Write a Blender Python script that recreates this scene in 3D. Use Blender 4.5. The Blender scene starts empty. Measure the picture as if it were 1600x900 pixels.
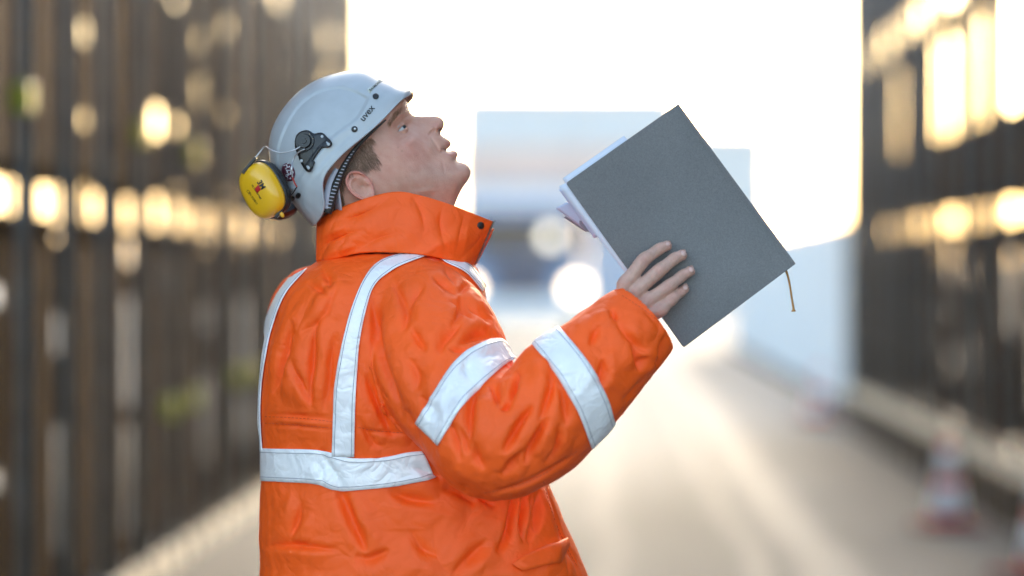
import bpy, bmesh, math, random
import numpy as np
from mathutils import Vector, Matrix
from mathutils.bvhtree import BVHTree

random.seed(7)
rng = np.random.default_rng(11)
scene = bpy.context.scene
COL = scene.collection

# ------------------------------------------------------------------ camera
FPX, VX, VY, CAMZ = 4666.667, 940.0, 428.0, 1.45      # focal length in photo pixels, vanishing point, eye height
cam = bpy.data.cameras.new('camera')
camo = bpy.data.objects.new('camera', cam)
COL.objects.link(camo)
camo.location = (0, 0, CAMZ)
camo.rotation_euler = (math.radians(90), 0, 0)
cam.lens = 105
cam.sensor_width = 36
cam.shift_x = -(VX - 800) / 1600
cam.shift_y = -(450 - VY) / 1600
cam.clip_end = 6000
cam.dof.use_dof = True
cam.dof.focus_distance = 4.86
cam.dof.aperture_fstop = 1.45
scene.camera = camo

# ------------------------------------------------------------------ sky, sun, exposure
SUN_EL, SUN_AZ = math.radians(14), math.radians(16)    # low hazy sun ahead, a little to the right of the passage
world = bpy.data.worlds.new('World')
scene.world = world
world.use_nodes = True
wn = world.node_tree
bg = wn.nodes['Background']
sky = wn.nodes.new('ShaderNodeTexSky')
sky.sky_type = 'NISHITA'
sky.sun_disc = False
sky.sun_elevation = SUN_EL
sky.sun_rotation = SUN_AZ
sky.air_density = 1.0
sky.dust_density = 3.0
sky.ozone_density = 0.6
wn.links.new(sky.outputs[0], bg.inputs[0])
bg.inputs[1].default_value = 0.15
sl = bpy.data.lights.new('sun', 'SUN')
sl.energy = 0.9
sl.angle = math.radians(10)
sl.color = (1.0, 0.93, 0.85)
so = bpy.data.objects.new('sun', sl)
COL.objects.link(so)
sdir = Vector((math.sin(SUN_AZ) * math.cos(SUN_EL), math.cos(SUN_AZ) * math.cos(SUN_EL), math.sin(SUN_EL)))
so.rotation_euler = sdir.to_track_quat('Z', 'Y').to_euler()
so.location = (6, 20, 12)
vs = scene.view_settings
vs.view_transform = 'Standard'
vs.look = 'None'
vs.gamma = 1
vs.use_curve_mapping = False
vs.exposure = 2.42
scene.render.engine = 'CYCLES'
scene.cycles.use_denoising = True
scene.cycles.max_bounces = 8

# ------------------------------------------------------------------ helpers
CAM = Vector((0, 0, CAMZ))


def P(px, py, Y):
    """the place at distance Y in front of the photographer that the photo shows at (px, py)"""
    return Vector(((px - VX) / FPX * Y, Y, CAMZ - (py - VY) / FPX * Y))


def PX(v):
    return (VX + v[0] / v[1] * FPX, VY - (v[2] - CAMZ) / v[1] * FPX)


def link(o, parent=None):
    COL.objects.link(o)
    if parent is not None:
        o.parent = parent
    return o


def tag(o, label=None, cat=None, group=None, kind=None):
    if label: o['label'] = label
    if cat: o['category'] = cat
    if group: o['group'] = group
    if kind: o['kind'] = kind
    return o


def empty(name, loc=(0, 0, 0)):
    o = bpy.data.objects.new(name, None)
    o.location = loc
    o.empty_display_size = 0.1
    return link(o)


def rel(o, parent):
    """parent o (built in world coordinates) without moving it"""
    bpy.context.view_layer.update() if False else None
    o.parent = parent
    o.matrix_parent_inverse = Matrix.Translation(parent.location).inverted() if parent.parent is None else Matrix.Identity(4)
    return o


def mesh_obj(name, verts, faces, mat=None, parent=None, smooth=True):
    me = bpy.data.meshes.new(name)
    me.from_pydata([tuple(v) for v in verts], [], [tuple(f) for f in faces])
    me.update()
    if smooth:
        me.polygons.foreach_set('use_smooth', [True] * len(me.polygons))
    if mat: me.materials.append(mat)
    o = bpy.data.objects.new(name, me)
    link(o)
    if parent is not None: rel(o, parent)
    return o


def bm_obj(name, bm, mat=None, parent=None, smooth=False):
    bmesh.ops.recalc_face_normals(bm, faces=bm.faces)
    me = bpy.data.meshes.new(name)
    bm.to_mesh(me)
    bm.free()
    if smooth:
        me.polygons.foreach_set('use_smooth', [True] * len(me.polygons))
    if mat: me.materials.append(mat)
    o = bpy.data.objects.new(name, me)
    link(o)
    if parent is not None: rel(o, parent)
    return o


def add_box(bm, c, s, rot=None, bevel=0.0):
    r = bmesh.ops.create_cube(bm, size=1.0)
    vs_ = r['verts']
    M = Matrix.Translation(Vector(c)) @ (rot.to_4x4() if rot else Matrix.Identity(4)) @ Matrix.Diagonal((s[0], s[1], s[2], 1))
    bmesh.ops.transform(bm, matrix=M, verts=vs_)
    if bevel:
        es = list({e for v in vs_ for e in v.link_edges})
        bmesh.ops.bevel(bm, geom=es, offset=bevel, segments=2, profile=0.6, affect='EDGES')


def catmull(pts, n):
    """resample a list of equal-length tuples to n points along a Catmull-Rom curve"""
    A = np.array(pts, float)
    if len(A) == 2:
        t = np.linspace(0, 1, n)[:, None]
        return A[0] * (1 - t) + A[1] * t
    E = np.vstack([2 * A[0] - A[1], A, 2 * A[-1] - A[-2]])
    out = []
    for u in np.linspace(0, len(A) - 1, n):
        i = min(int(u), len(A) - 2)
        t = u - i
        p0, p1, p2, p3 = E[i], E[i + 1], E[i + 2], E[i + 3]
        out.append(0.5 * (2 * p1 + (p2 - p0) * t + (2 * p0 - 5 * p1 + 4 * p2 - p3) * t * t + (3 * p1 - p0 - 3 * p2 + p3) * t ** 3))
    return np.array(out)


def tube_geo(path, radii, seg=12, cap=True, V=None, F=None, squash=None):
    """tube through 3-D points; returns verts and faces (appended when given)"""
    V = [] if V is None else V
    F = [] if F is None else F
    path = [Vector(p) for p in path]
    base = len(V)
    n = len(path)
    t0 = (path[1] - path[0]).normalized()
    up = Vector((0, 0, 1)) if abs(t0.z) < 0.9 else Vector((1, 0, 0))
    side = t0.cross(up).normalized()
    prev = t0
    for i in range(n):
        t = (path[min(i + 1, n - 1)] - path[max(i - 1, 0)]).normalized()
        q = prev.rotation_difference(t)
        side = (q @ side).normalized()
        prev = t
        b = t.cross(side).normalized()
        r = radii[i] if hasattr(radii, '__len__') else radii
        for k in range(seg):
            a = 2 * math.pi * k / seg
            V.append(path[i] + side * (r * math.cos(a)) + b * (r * math.sin(a)))
    for i in range(n - 1):
        for k in range(seg):
            a, b_ = base + i * seg + k, base + i * seg + (k + 1) % seg
            F.append((a, b_, b_ + seg, a + seg))
    if cap:
        F.append(tuple(base + k for k in range(seg))[::-1])
        F.append(tuple(base + (n - 1) * seg + k for k in range(seg)))
    return V, F


def tube_obj(name, path, radii, mat, parent=None, seg=10, n=None):
    if n:
        path = [Vector(p) for p in catmull([tuple(p) for p in path], n)]
    V, F = tube_geo(path, radii, seg)
    return mesh_obj(name, V, F, mat, parent)


# ------------------------------------------------------------------ materials
def mat(name, col, rough=0.6, metal=0.0, var=0.0, scale=20.0, bump=0.0, bscale=200.0, spec=0.5, coat=0.0, sss=0.0, emit=None, es=0.0, detail=4.0):
    m = bpy.data.materials.new(name)
    m.use_nodes = True
    nt = m.node_tree
    b = nt.nodes['Principled BSDF']
    b.inputs['Base Color'].default_value = (*col, 1)
    b.inputs['Roughness'].default_value = rough
    b.inputs['Metallic'].default_value = metal
    b.inputs['Specular IOR Level'].default_value = spec
    b.inputs['Coat Weight'].default_value = coat
    tc = nt.nodes.new('ShaderNodeTexCoord')
    if var:
        nz = nt.nodes.new('ShaderNodeTexNoise')
        nz.inputs['Scale'].default_value = scale
        nz.inputs['Detail'].default_value = detail
        nt.links.new(tc.outputs['Object'], nz.inputs['Vector'])
        mr = nt.nodes.new('ShaderNodeMapRange')
        mr.inputs['From Min'].default_value = 0.25
        mr.inputs['From Max'].default_value = 0.75
        mr.inputs['To Min'].default_value = 1 - var
        mr.inputs['To Max'].default_value = 1 + var
        nt.links.new(nz.outputs['Fac'], mr.inputs['Value'])
        mx = nt.nodes.new('ShaderNodeMix')
        mx.data_type = 'RGBA'
        mx.blend_type = 'MULTIPLY'
        mx.inputs['Factor'].default_value = 1
        mx.inputs['A'].default_value = (*col, 1)
        nt.links.new(mr.outputs['Result'], mx.inputs['B'])
        nt.links.new(mx.outputs['Result'], b.inputs['Base Color'])
    if bump:
        nb = nt.nodes.new('ShaderNodeTexNoise')
        nb.inputs['Scale'].default_value = bscale
        nb.inputs['Detail'].default_value = 3
        nt.links.new(tc.outputs['Object'], nb.inputs['Vector'])
        bp = nt.nodes.new('ShaderNodeBump')
        bp.inputs['Strength'].default_value = bump
        bp.inputs['Distance'].default_value = 0.002
        nt.links.new(nb.outputs['Fac'], bp.inputs['Height'])
        nt.links.new(bp.outputs['Normal'], b.inputs['Normal'])
    if sss:
        b.inputs['Subsurface Weight'].default_value = sss
        b.inputs['Subsurface Radius'].default_value = (0.012, 0.005, 0.003)
        b.inputs['Subsurface Scale'].default_value = 0.5
    if emit:
        b.inputs['Emission Color'].default_value = (*emit, 1)
        b.inputs['Emission Strength'].default_value = es
    return m


M = {}
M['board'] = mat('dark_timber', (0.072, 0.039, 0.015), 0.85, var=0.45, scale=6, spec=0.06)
M['steel'] = mat('galvanised_steel', (0.19, 0.21, 0.215), 0.55, 0.2, var=0.25, scale=8, spec=0.2)
M['rail'] = mat('rusty_steel', (0.045, 0.027, 0.014), 0.7, 0.2, var=0.4, scale=9, spec=0.06)
M['clip'] = mat('lime_plastic', (0.30, 0.33, 0.02), 0.5)
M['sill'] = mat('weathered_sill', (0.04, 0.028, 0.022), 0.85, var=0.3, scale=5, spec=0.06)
M['kick'] = mat('pale_kick_rail', (0.74, 0.65, 0.50), 0.7, var=0.3, scale=7)
M['bar'] = mat('brown_bar', (0.13, 0.07, 0.03), 0.75, var=0.4, scale=5, spec=0.1)
M['endpost'] = mat('pale_timber', (0.5, 0.4, 0.24), 0.7, var=0.2, scale=9)
M['hoard'] = mat('pale_blue_sheet', (0.60, 0.67, 0.72), 0.55, var=0.1, scale=3)
M['white'] = mat('white_paint', (0.75, 0.75, 0.73), 0.5, var=0.1, scale=10)
M['conered'] = mat('cone_red', (0.72, 0.045, 0.03), 0.5, var=0.15, scale=20)
M['conebase'] = mat('cone_base', (0.22, 0.015, 0.012), 0.6)
M['concewhite'] = mat('cone_white', (0.85, 0.83, 0.81), 0.45, var=0.08, scale=30)

# ------------------------------------------------------------------ ground
def ground_mat():
    m = bpy.data.materials.new('concrete_ground')
    m.use_nodes = True
    nt = m.node_tree
    b = nt.nodes['Principled BSDF']
    L = nt.links.new
    tc = nt.nodes.new('ShaderNodeTexCoord')
    sep = nt.nodes.new('ShaderNodeSeparateXYZ')
    L(tc.outputs['Object'], sep.inputs[0])
    n1 = nt.nodes.new('ShaderNodeTexNoise'); n1.inputs['Scale'].default_value = 0.9; n1.inputs['Detail'].default_value = 6
    n2 = nt.nodes.new('ShaderNodeTexNoise'); n2.inputs['Scale'].default_value = 14; n2.inputs['Detail'].default_value = 6
    mp = nt.nodes.new('ShaderNodeMapping'); mp.inputs['Scale'].default_value = (1.0, 0.12, 1)
    L(tc.outputs['Object'], mp.inputs[0])
    L(mp.outputs[0], n1.inputs['Vector'])
    L(tc.outputs['Object'], n2.inputs['Vector'])
    add = nt.nodes.new('ShaderNodeMath'); add.operation = 'ADD'
    L(n1.outputs['Fac'], add.inputs[0]); L(n2.outputs['Fac'], add.inputs[1])
    cr = nt.nodes.new('ShaderNodeValToRGB')
    cr.color_ramp.elements[0].position = 0.35; cr.color_ramp.elements[0].color = (0.125, 0.13, 0.13, 1)
    cr.color_ramp.elements[1].position = 0.65; cr.color_ramp.elements[1].color = (0.22, 0.228, 0.23, 1)
    half = nt.nodes.new('ShaderNodeMath'); half.operation = 'MULTIPLY'; half.inputs[1].default_value = 0.5
    L(add.outputs[0], half.inputs[0]); L(half.outputs[0], cr.inputs[0])
    # worn wheel tracks along the passage: bands of X, wavering a little
    wob = nt.nodes.new('ShaderNodeTexNoise'); wob.inputs['Scale'].default_value = 0.35; wob.inputs['Detail'].default_value = 3
    L(tc.outputs['Object'], wob.inputs['Vector'])
    wx = nt.nodes.new('ShaderNodeMath'); wx.operation = 'MULTIPLY_ADD'; wx.inputs[1].default_value = 0.35
    L(wob.outputs['Fac'], wx.inputs[0]); L(sep.outputs['X'], wx.inputs[2])
    tot = None
    for cx, hw, amt in ((1.28, 0.2, 0.4), (0.93, 0.08, 0.3), (-0.75, 0.24, 0.4), (0.2, 0.1, 0.2)):
        d = nt.nodes.new('ShaderNodeMath'); d.operation = 'SUBTRACT'; d.inputs[1].default_value = cx
        L(wx.outputs[0], d.inputs[0])
        a = nt.nodes.new('ShaderNodeMath'); a.operation = 'ABSOLUTE'; L(d.outputs[0], a.inputs[0])
        r = nt.nodes.new('ShaderNodeMapRange'); r.interpolation_type = 'SMOOTHSTEP'
        r.inputs['From Min'].default_value = hw * 1.3; r.inputs['From Max'].default_value = hw * 0.3
        r.inputs['To Min'].default_value = 0; r.inputs['To Max'].default_value = amt
        L(a.outputs[0], r.inputs['Value'])
        if tot is None: tot = r.outputs['Result']
        else:
            s = nt.nodes.new('ShaderNodeMath'); s.operation = 'ADD'; s.use_clamp = True
            L(tot, s.inputs[0]); L(r.outputs['Result'], s.inputs[1]); tot = s.outputs[0]
    # shade along both walls painted into the ground colour as a dark brown tint
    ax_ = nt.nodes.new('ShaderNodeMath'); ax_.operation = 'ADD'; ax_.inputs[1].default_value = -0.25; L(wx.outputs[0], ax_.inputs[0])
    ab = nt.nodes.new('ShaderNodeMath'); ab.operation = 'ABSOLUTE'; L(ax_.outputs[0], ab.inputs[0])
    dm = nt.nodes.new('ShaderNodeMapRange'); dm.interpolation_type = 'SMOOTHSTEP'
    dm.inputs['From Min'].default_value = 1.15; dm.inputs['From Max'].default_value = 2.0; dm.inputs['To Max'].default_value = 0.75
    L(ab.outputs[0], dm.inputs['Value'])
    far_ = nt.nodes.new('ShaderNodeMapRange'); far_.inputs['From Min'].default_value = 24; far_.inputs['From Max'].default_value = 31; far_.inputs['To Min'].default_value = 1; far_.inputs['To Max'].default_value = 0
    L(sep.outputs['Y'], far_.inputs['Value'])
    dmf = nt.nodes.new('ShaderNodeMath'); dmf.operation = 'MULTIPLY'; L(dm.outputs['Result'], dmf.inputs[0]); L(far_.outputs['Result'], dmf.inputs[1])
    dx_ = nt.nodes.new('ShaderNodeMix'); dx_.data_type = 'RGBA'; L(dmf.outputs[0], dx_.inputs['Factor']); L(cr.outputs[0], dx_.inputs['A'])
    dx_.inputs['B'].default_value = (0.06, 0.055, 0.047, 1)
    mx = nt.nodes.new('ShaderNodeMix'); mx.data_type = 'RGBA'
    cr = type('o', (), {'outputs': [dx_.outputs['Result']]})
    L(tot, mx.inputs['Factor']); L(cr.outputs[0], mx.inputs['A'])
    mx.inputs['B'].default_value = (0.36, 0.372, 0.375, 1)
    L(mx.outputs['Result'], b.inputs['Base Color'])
    ro = nt.nodes.new('ShaderNodeMapRange')
    ro.inputs['To Min'].default_value = 0.8; ro.inputs['To Max'].default_value = 0.55
    L(tot, ro.inputs['Value']); L(ro.outputs['Result'], b.inputs['Roughness'])
    bp = nt.nodes.new('ShaderNodeBump'); bp.inputs['Strength'].default_value = 0.35; bp.inputs['Distance'].default_value = 0.02
    b.inputs['Specular IOR Level'].default_value = 0.3
    L(n2.outputs['Fac'], bp.inputs['Height']); L(bp.outputs['Normal'], b.inputs['Normal'])
    return m


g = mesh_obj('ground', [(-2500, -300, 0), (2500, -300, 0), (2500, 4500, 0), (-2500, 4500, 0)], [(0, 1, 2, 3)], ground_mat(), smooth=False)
tag(g, kind='structure')

# ------------------------------------------------------------------ the two timber and tube walls of the passage
_box_cache = {}


def unit_box(name, size, mt):
    key = (name, tuple(round(s, 3) for s in size), mt.name)
    if key not in _box_cache:
        bm = bmesh.new()
        add_box(bm, (0, 0, 0), size)
        me = bpy.data.meshes.new(name)
        bm.to_mesh(me); bm.free()
        me.materials.append(mt)
        _box_cache[key] = me
    return _box_cache[key]


def put(name, me, loc, parent, rot=None):
    o = bpy.data.objects.new(name, me)
    link(o)
    o.parent = parent
    o.location = Vector(loc) - parent.location
    if rot: o.rotation_euler = rot
    return o


def pipe_mesh(name, r, h, mt, seg=12):
    bm = bmesh.new()
    bmesh.ops.create_cone(bm, cap_ends=True, segments=seg, radius1=r, radius2=r, depth=h)
    me = bpy.data.meshes.new(name)
    bm.to_mesh(me); bm.free()
    me.polygons.foreach_set('use_smooth', [len(p.vertices) == 4 for p in me.polygons])
    me.materials.append(mt)
    return me


def passage_wall(name, X, sgn, y0, y1, bay, bands, sill, label, seed, tall):
    rd = random.Random(seed)
    root = empty(name, (X, (y0 + y1) / 2, 0))
    tag(root, label, 'wall')
    post = pipe_mesh('post', 0.030, 5.6, M['steel'])
    clip_bm = bmesh.new()
    add_box(clip_bm, (0, 0, 0), (0.085, 0.085, 0.11), bevel=0.012)
    clip_me = bpy.data.meshes.new('clip'); clip_bm.to_mesh(clip_me); clip_bm.free(); clip_me.materials.append(M['clip'])
    n = int((y1 - y0) / bay)
    for i in range(n + 1):
        y = y0 + i * bay + rd.uniform(-0.08, 0.08)
        p = put('post', post, (X - sgn * 0.075, y, 2.8), root)
        if rd.random() < 0.75 and not tall:
            for z in (0.82, 2.07):
                if rd.random() < 0.8:
                    c = bpy.data.objects.new('clip', clip_me); link(c); c.parent = p
                    c.location = (0, 0, z + rd.uniform(-0.05, 0.05) - 2.8)
        if rd.random() < 0.6:      # slimmer outer standard behind the boards
            put('post', post, (X + sgn * 0.12, y + rd.uniform(0.2, 0.6), 2.8), root)
    # horizontal tubes (ledgers) just off the gaps
    for z in [b[1] - 0.05 for b in bands] + [b[0] + 0.05 for b in bands]:
        led = pipe_mesh('ledger', 0.024, y1 - y0, M['rail'])
        put('ledger', led, (X - sgn * 0.022, (y0 + y1) / 2, z), root, (math.pi / 2, 0, 0))
    # slim vertical bars in front of the boards
    bar = pipe_mesh('bar', 0.012, 5.4, M['bar'], 8)
    yb = y0
    while yb < y1:
        put('bar', bar, (X - sgn * 0.06, yb, 2.7), root)
        yb += rd.uniform(0.2, 0.42)
    # pale kick rail along the foot
    kz = 0.07 if not tall else 0.37
    yk = y0
    while yk < y1 - 0.3:
        lk = rd.choice((0.3, 0.36, 0.42))
        put('kick_rail', unit_box('kick_rail', (0.03, lk, 0.11), M['kick']), (X - sgn * 0.10, yk + lk / 2, kz), root, (rd.uniform(-.01, .01), 0, 0))
        yk += lk + rd.uniform(0.14, 0.26)
    # vertical boards of every band, with slits between some of them
    for bi, (z0, z1) in enumerate(bands):
        y = y0
        while y < y1 - 0.05:
            w = rd.choice((0.24, 0.3, 0.36))
            gap = rd.choice((0.0, 0.01, 0.13, 0.18, 0.22, 0.26)) if not tall else rd.choice((0.005, 0.11, 0.15, 0.2, 0.26))
            h = z1 - z0
            lo = 0.0
            if rd.random() < 0.05 and bi < 2: lo = rd.choice((0.25, 0.4, 0.55)) * h      # a short board leaves a hole
            if tall and bi == 1:            # tall window openings left between the boards
                openw = any(a_ < y + w / 2 < b_ for a_, b_ in ((17.2, 17.7), (18.7, 19.6), (20.7, 21.9), (23.4, 24.5), (25.6, 26.6)))
                pieces = [(z0, 2.42), (3.10, z1)] + ([] if openw else [(2.42, 3.10)])
                gap = min(gap, 0.01)
            else:
                zs = z0 + lo * (rd.random() < .5)
                pieces = [(zs, zs + h - lo)]
            for pa, pb in pieces:
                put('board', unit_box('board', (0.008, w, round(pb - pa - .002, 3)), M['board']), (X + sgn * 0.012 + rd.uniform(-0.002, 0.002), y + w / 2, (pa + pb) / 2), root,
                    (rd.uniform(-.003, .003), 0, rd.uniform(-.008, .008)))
            # battens nailed over an open slit, with small holes left between them
            if gap > 0.08:
                z = z0 + rd.uniform(0.0, 0.15)
                dense = rd.random()
                while z < z1 - 0.05:
                    bh = rd.choice((0.1, 0.16, 0.24, 0.3)) if dense > .35 else rd.choice((0.3, 0.45, 0.6))
                    if bi == 2: bh *= 2.5
                    bh = min(bh, z1 - z)
                    put('batten', unit_box('batten', (0.004, 0.40, round(bh, 2)), M['board']), (X + sgn * 0.0225, y + w + gap / 2, z + bh / 2), root)
                    z += bh + (rd.choice((0.04, 0.06, 0.09, 0.14)) if bi else rd.choice((0.08, 0.16, 0.3, 0.5)))
            y += w + gap
    # unseen run of the same wall, added to cut side light: wide boards
    y = y0 - 1.2
    while y > 3.4:
        me = unit_box('board', (0.012, 1.19, 5.2), M['board'])
        put('board', me, (X + sgn * 0.012, y + 0.6, 0.13 + 2.6), root)
        y -= 1.2
    if sill:
        sy = y0
        while sy < y1:
            me = unit_box('sill', (0.22, 2.0, sill), M['sill'])
            put('sill', me, (X + sgn * 0.02, sy + 1.0, sill / 2), root)
            sy += 2.006
    return root


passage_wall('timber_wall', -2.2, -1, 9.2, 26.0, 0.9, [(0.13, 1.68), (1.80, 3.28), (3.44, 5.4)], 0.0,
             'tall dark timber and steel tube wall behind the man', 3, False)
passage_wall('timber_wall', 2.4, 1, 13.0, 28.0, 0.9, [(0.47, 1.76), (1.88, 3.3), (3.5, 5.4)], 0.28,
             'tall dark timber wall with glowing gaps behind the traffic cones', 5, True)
for X, y, lab in ((-2.16, 26.08, 'pale timber end post where the wall behind the man stops'), (2.36, 28.08, 'grey steel end post of the wall behind the cones')):
    bm = bmesh.new()
    add_box(bm, (X, y, 2.75), (0.12, 0.12, 5.5), bevel=0.008)
    add_box(bm, (X, y, 0.02), (0.26, 0.26, 0.04), bevel=0.006)
    tag(bm_obj('end_post', bm, M['endpost'] if X < 0 else M['steel']), lab, 'post')


# ------------------------------------------------------------------ hoarding, far building, lorry, cones
def hoarding_panel(i, X, y):
    root = empty('hoarding_panel', (X, y, 0))
    w = 2.15
    bm = bmesh.new()
    nseg = 43                       # trapezoidal ribs
    prof = []
    for k in range(nseg + 1):
        ph = k % 4
        prof.append((X + (0.0 if ph in (0, 1) else 0.03), y + w * k / nseg))
    vs_ = [[bm.verts.new((a, b_, z)) for a, b_ in prof] for z in (0.12, 2.0)]
    for k in range(nseg):
        bm.faces.new((vs_[0][k], vs_[0][k + 1], vs_[1][k + 1], vs_[1][k]))
    bm_obj('sheet', bm, M['hoard'], root)
    for yy in (y - 0.02, y + w + 0.02):
        mesh_obj('post', *tube_geo([(X + 0.06, yy, 0), (X + 0.06, yy, 2.05)], 0.021, 8), M['steel'], root)
    bm = bmesh.new()
    add_box(bm, (X + 0.06, y + w / 2, 0.06), (0.24, 0.7, 0.12), bevel=0.02)
    bm_obj('foot', bm, M['sill'], root)
    return root


for i in range(13):
    h = hoarding_panel(i, 2.52, 28.8 + i * 2.25)
    tag(h, (('nearest', 'second', 'third', 'fourth', 'fifth', 'sixth', 'seventh', 'eighth', 'ninth', 'tenth', 'eleventh', 'twelfth', 'farthest')[i] + ' pale blue ribbed hoarding panel counting from the end post of the wall'),
        'fence panel', 'hoarding panels beyond the passage')

M['clad'] = mat('pale_cladding', (0.55, 0.59, 0.60), 0.6, var=0.06, scale=0.5)
M['cladband'] = mat('salmon_band', (0.66, 0.48, 0.42), 0.6, var=0.08, scale=0.5)
M['cladlow'] = mat('blue_grey_cladding', (0.27, 0.37, 0.50), 0.6, var=0.06, scale=0.5)
M['glassdark'] = mat('dark_glass', (0.03, 0.04, 0.05), 0.1)
M['truckblue'] = mat('lorry_blue', (0.05, 0.16, 0.36), 0.4, var=0.08, scale=3, coat=0.3)
M['rubber'] = mat('rubber', (0.02, 0.02, 0.02), 0.8)
M['lampglass'] = mat('headlamp_lit', (0.9, 0.8, 0.6), 0.3, emit=(1.0, 0.72, 0.42), es=2.2)
M['lampdim'] = mat('work_lamp_lit', (0.8, 0.8, 0.75), 0.3, emit=(1.0, 0.92, 0.75), es=0.8)

BY = 130.0
bl = P(712, 150, BY); br = P(1066, 150, BY); top = bl.z
b_root = empty('site_building', ((bl.x + br.x) / 2, BY + 6, 0))
tag(b_root, 'large pale building with a salmon band far beyond the lorry', 'building')
w = br.x - bl.x; cx = (bl.x + br.x) / 2
def zrow(py, Y): return P(0, py, Y).z
for nm, za, zb, mt, dy in (('wall', zrow(232, BY), top, M['clad'], 0.0), ('band', zrow(285, BY), zrow(232, BY), M['cladband'], -0.12), ('base_wall', 0.0, zrow(285, BY), M['cladlow'], 0.0)):
    bm = bmesh.new()
    add_box(bm, (cx, BY + 6, (za + zb) / 2), (w - (0.0 if dy else 0.1), 12 - dy * 2, zb - za), bevel=0.03)
    bm_obj(nm, bm, mt, b_root)
bm = bmesh.new(); add_box(bm, (cx, BY + 6, top + 0.1), (w + 0.3, 12.4, 0.2), bevel=0.03); bm_obj('roof_edge', bm, M['white'], b_root)
for k in range(6):
    bm = bmesh.new(); add_box(bm, (bl.x + w * (k + 0.5) / 6, BY - 0.03, zrow(190, BY)), (w / 9, 0.1, 0.8), bevel=0.02)
    bm_obj('window', bm, M['hoard'], b_root)
ax0, ax1 = br.x + 0.01, P(1205, 205, BY).x
bm = bmesh.new(); add_box(bm, ((ax0 + ax1) / 2, BY + 5, zrow(207, BY) / 2), (ax1 - ax0, 9, zrow(207, BY)), bevel=0.03)
an = bm_obj('annex', bm, M['clad'], b_root)
bm = bmesh.new(); add_box(bm, ((ax0 + ax1) / 2, BY + 5, zrow(207, BY) + 0.1), (ax1 - ax0 + 0.2, 9.3, 0.2)); bm_obj('annex_roof', bm, M['white'], b_root)

# lorry facing the camera, its right-hand headlamp lit
LY = 60.0
LX = P(815, 0, LY).x
lr = empty('lorry', (LX, LY + 3, 0))
tag(lr, 'blue lorry with lit headlamps driving towards the passage', 'lorry')
bm = bmesh.new()
add_box(bm, (LX, LY + 1.0, 1.75), (2.46, 1.9, 2.2), bevel=0.14); bm_obj('cab', bm, M['truckblue'], lr)
bm = bmesh.new(); add_box(bm, (LX, LY + 0.04, 2.22), (2.1, 0.06, 0.85), bevel=0.02); bm_obj('windscreen', bm, M['glassdark'], lr)
bm = bmesh.new(); add_box(bm, (LX, LY - 0.03, 0.72), (2.5, 0.3, 0.5), bevel=0.08); bm_obj('bumper', bm, M['white'], lr)
for k in range(5):
    bm = bmesh.new(); add_box(bm, (LX, LY + 0.02, 1.12 + 0.12 * k), (1.25, 0.06, 0.07), bevel=0.01); bm_obj('grille_bar', bm, M['rail'], lr)
bm = bmesh.new(); add_box(bm, (LX, LY + 4.8, 2.05), (2.5, 5.2, 2.3), bevel=0.06); bm_obj('box_body', bm, M['white'], lr)
bm = bmesh.new(); add_box(bm, (LX, LY + 3.7, 0.7), (0.9, 7.0, 0.3), bevel=0.03); bm_obj('chassis', bm, M['rail'], lr)
for sx in (-1, 1):
    bm = bmesh.new()
    bmesh.ops.create_uvsphere(bm, u_segments=18, v_segments=10, radius=0.17)
    bmesh.ops.transform(bm, matrix=Matrix.Translation((LX + sx * 1.1, LY - 0.16, 1.17)) @ Matrix.Diagonal((1.25, 0.5, 1, 1)), verts=bm.verts)
    bm_obj('headlight', bm, M['lampglass'], lr, True)
    bm = bmesh.new(); add_box(bm, (LX + sx * 1.38, LY + 0.15, 2.2), (0.22, 0.1, 0.5), bevel=0.04); bm_obj('mirror', bm, M['rubber'], lr)
    for yy in (1.1, 5.6):
        bm = bmesh.new()
        bmesh.ops.create_cone(bm, cap_ends=True, segments=28, radius1=0.48, radius2=0.48, depth=0.32)
        bmesh.ops.transform(bm, matrix=Matrix.Translation((LX + sx * 1.06, LY + yy, 0.48)) @ Matrix.Rotation(math.pi / 2, 4, 'Y'), verts=bm.verts)
        wh = bm_obj('wheel', bm, M['rubber'], lr)
bm = bmesh.new()
bmesh.ops.create_uvsphere(bm, u_segments=14, v_segments=8, radius=0.14)
bmesh.ops.transform(bm, matrix=Matrix.Translation((P(860, 0, LY).x, LY - 0.05, zrow(370, LY))), verts=bm.verts)
bm_obj('work_lamp', bm, M['lampdim'], lr, True)


def cone(x, y, h, label, rot=0.0):
    root = empty('traffic_cone', (x, y, 0))
    bm = bmesh.new(); add_box(bm, (x, y, 0.02), (0.34 * h / .5, 0.34 * h / .5, 0.04), Matrix.Rotation(rot, 3, 'Z'), bevel=0.01)
    bm_obj('base', bm, M['conebase'], root)
    def R(z): return 0.118 * h / .5 * (1 - z / h) + 0.028 * h / .5 * (z / h)
    cuts = (0.04, 0.075, 0.225, 0.285, 0.43, 0.5)
    for k in range(5):
        z0, z1 = cuts[k] * h / .5, cuts[k + 1] * h / .5
        t = 0.0 if k % 2 == 0 else 0.0025
        V, F = [], []
        for z, e in ((z0, 0), (z0 + .001, t), (z1 - .001, t), (z1, 0)):
            for a in range(28):
                V.append((x + (R(z) + e) * math.cos(a * math.pi / 14), y + (R(z) + e) * math.sin(a * math.pi / 14), z))
        for i in range(3):
            for a in range(28):
                F.append((i * 28 + a, i * 28 + (a + 1) % 28, (i + 1) * 28 + (a + 1) % 28, (i + 1) * 28 + a))
        if k == 4: F.append(tuple(84 + a for a in range(28)))
        mesh_obj('body' if k % 2 == 0 else 'reflective_band', V, F, M['conered'] if k % 2 == 0 else M['concewhite'], root)
    tag(root, label, 'traffic cone', 'traffic cones along the wall')


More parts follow.
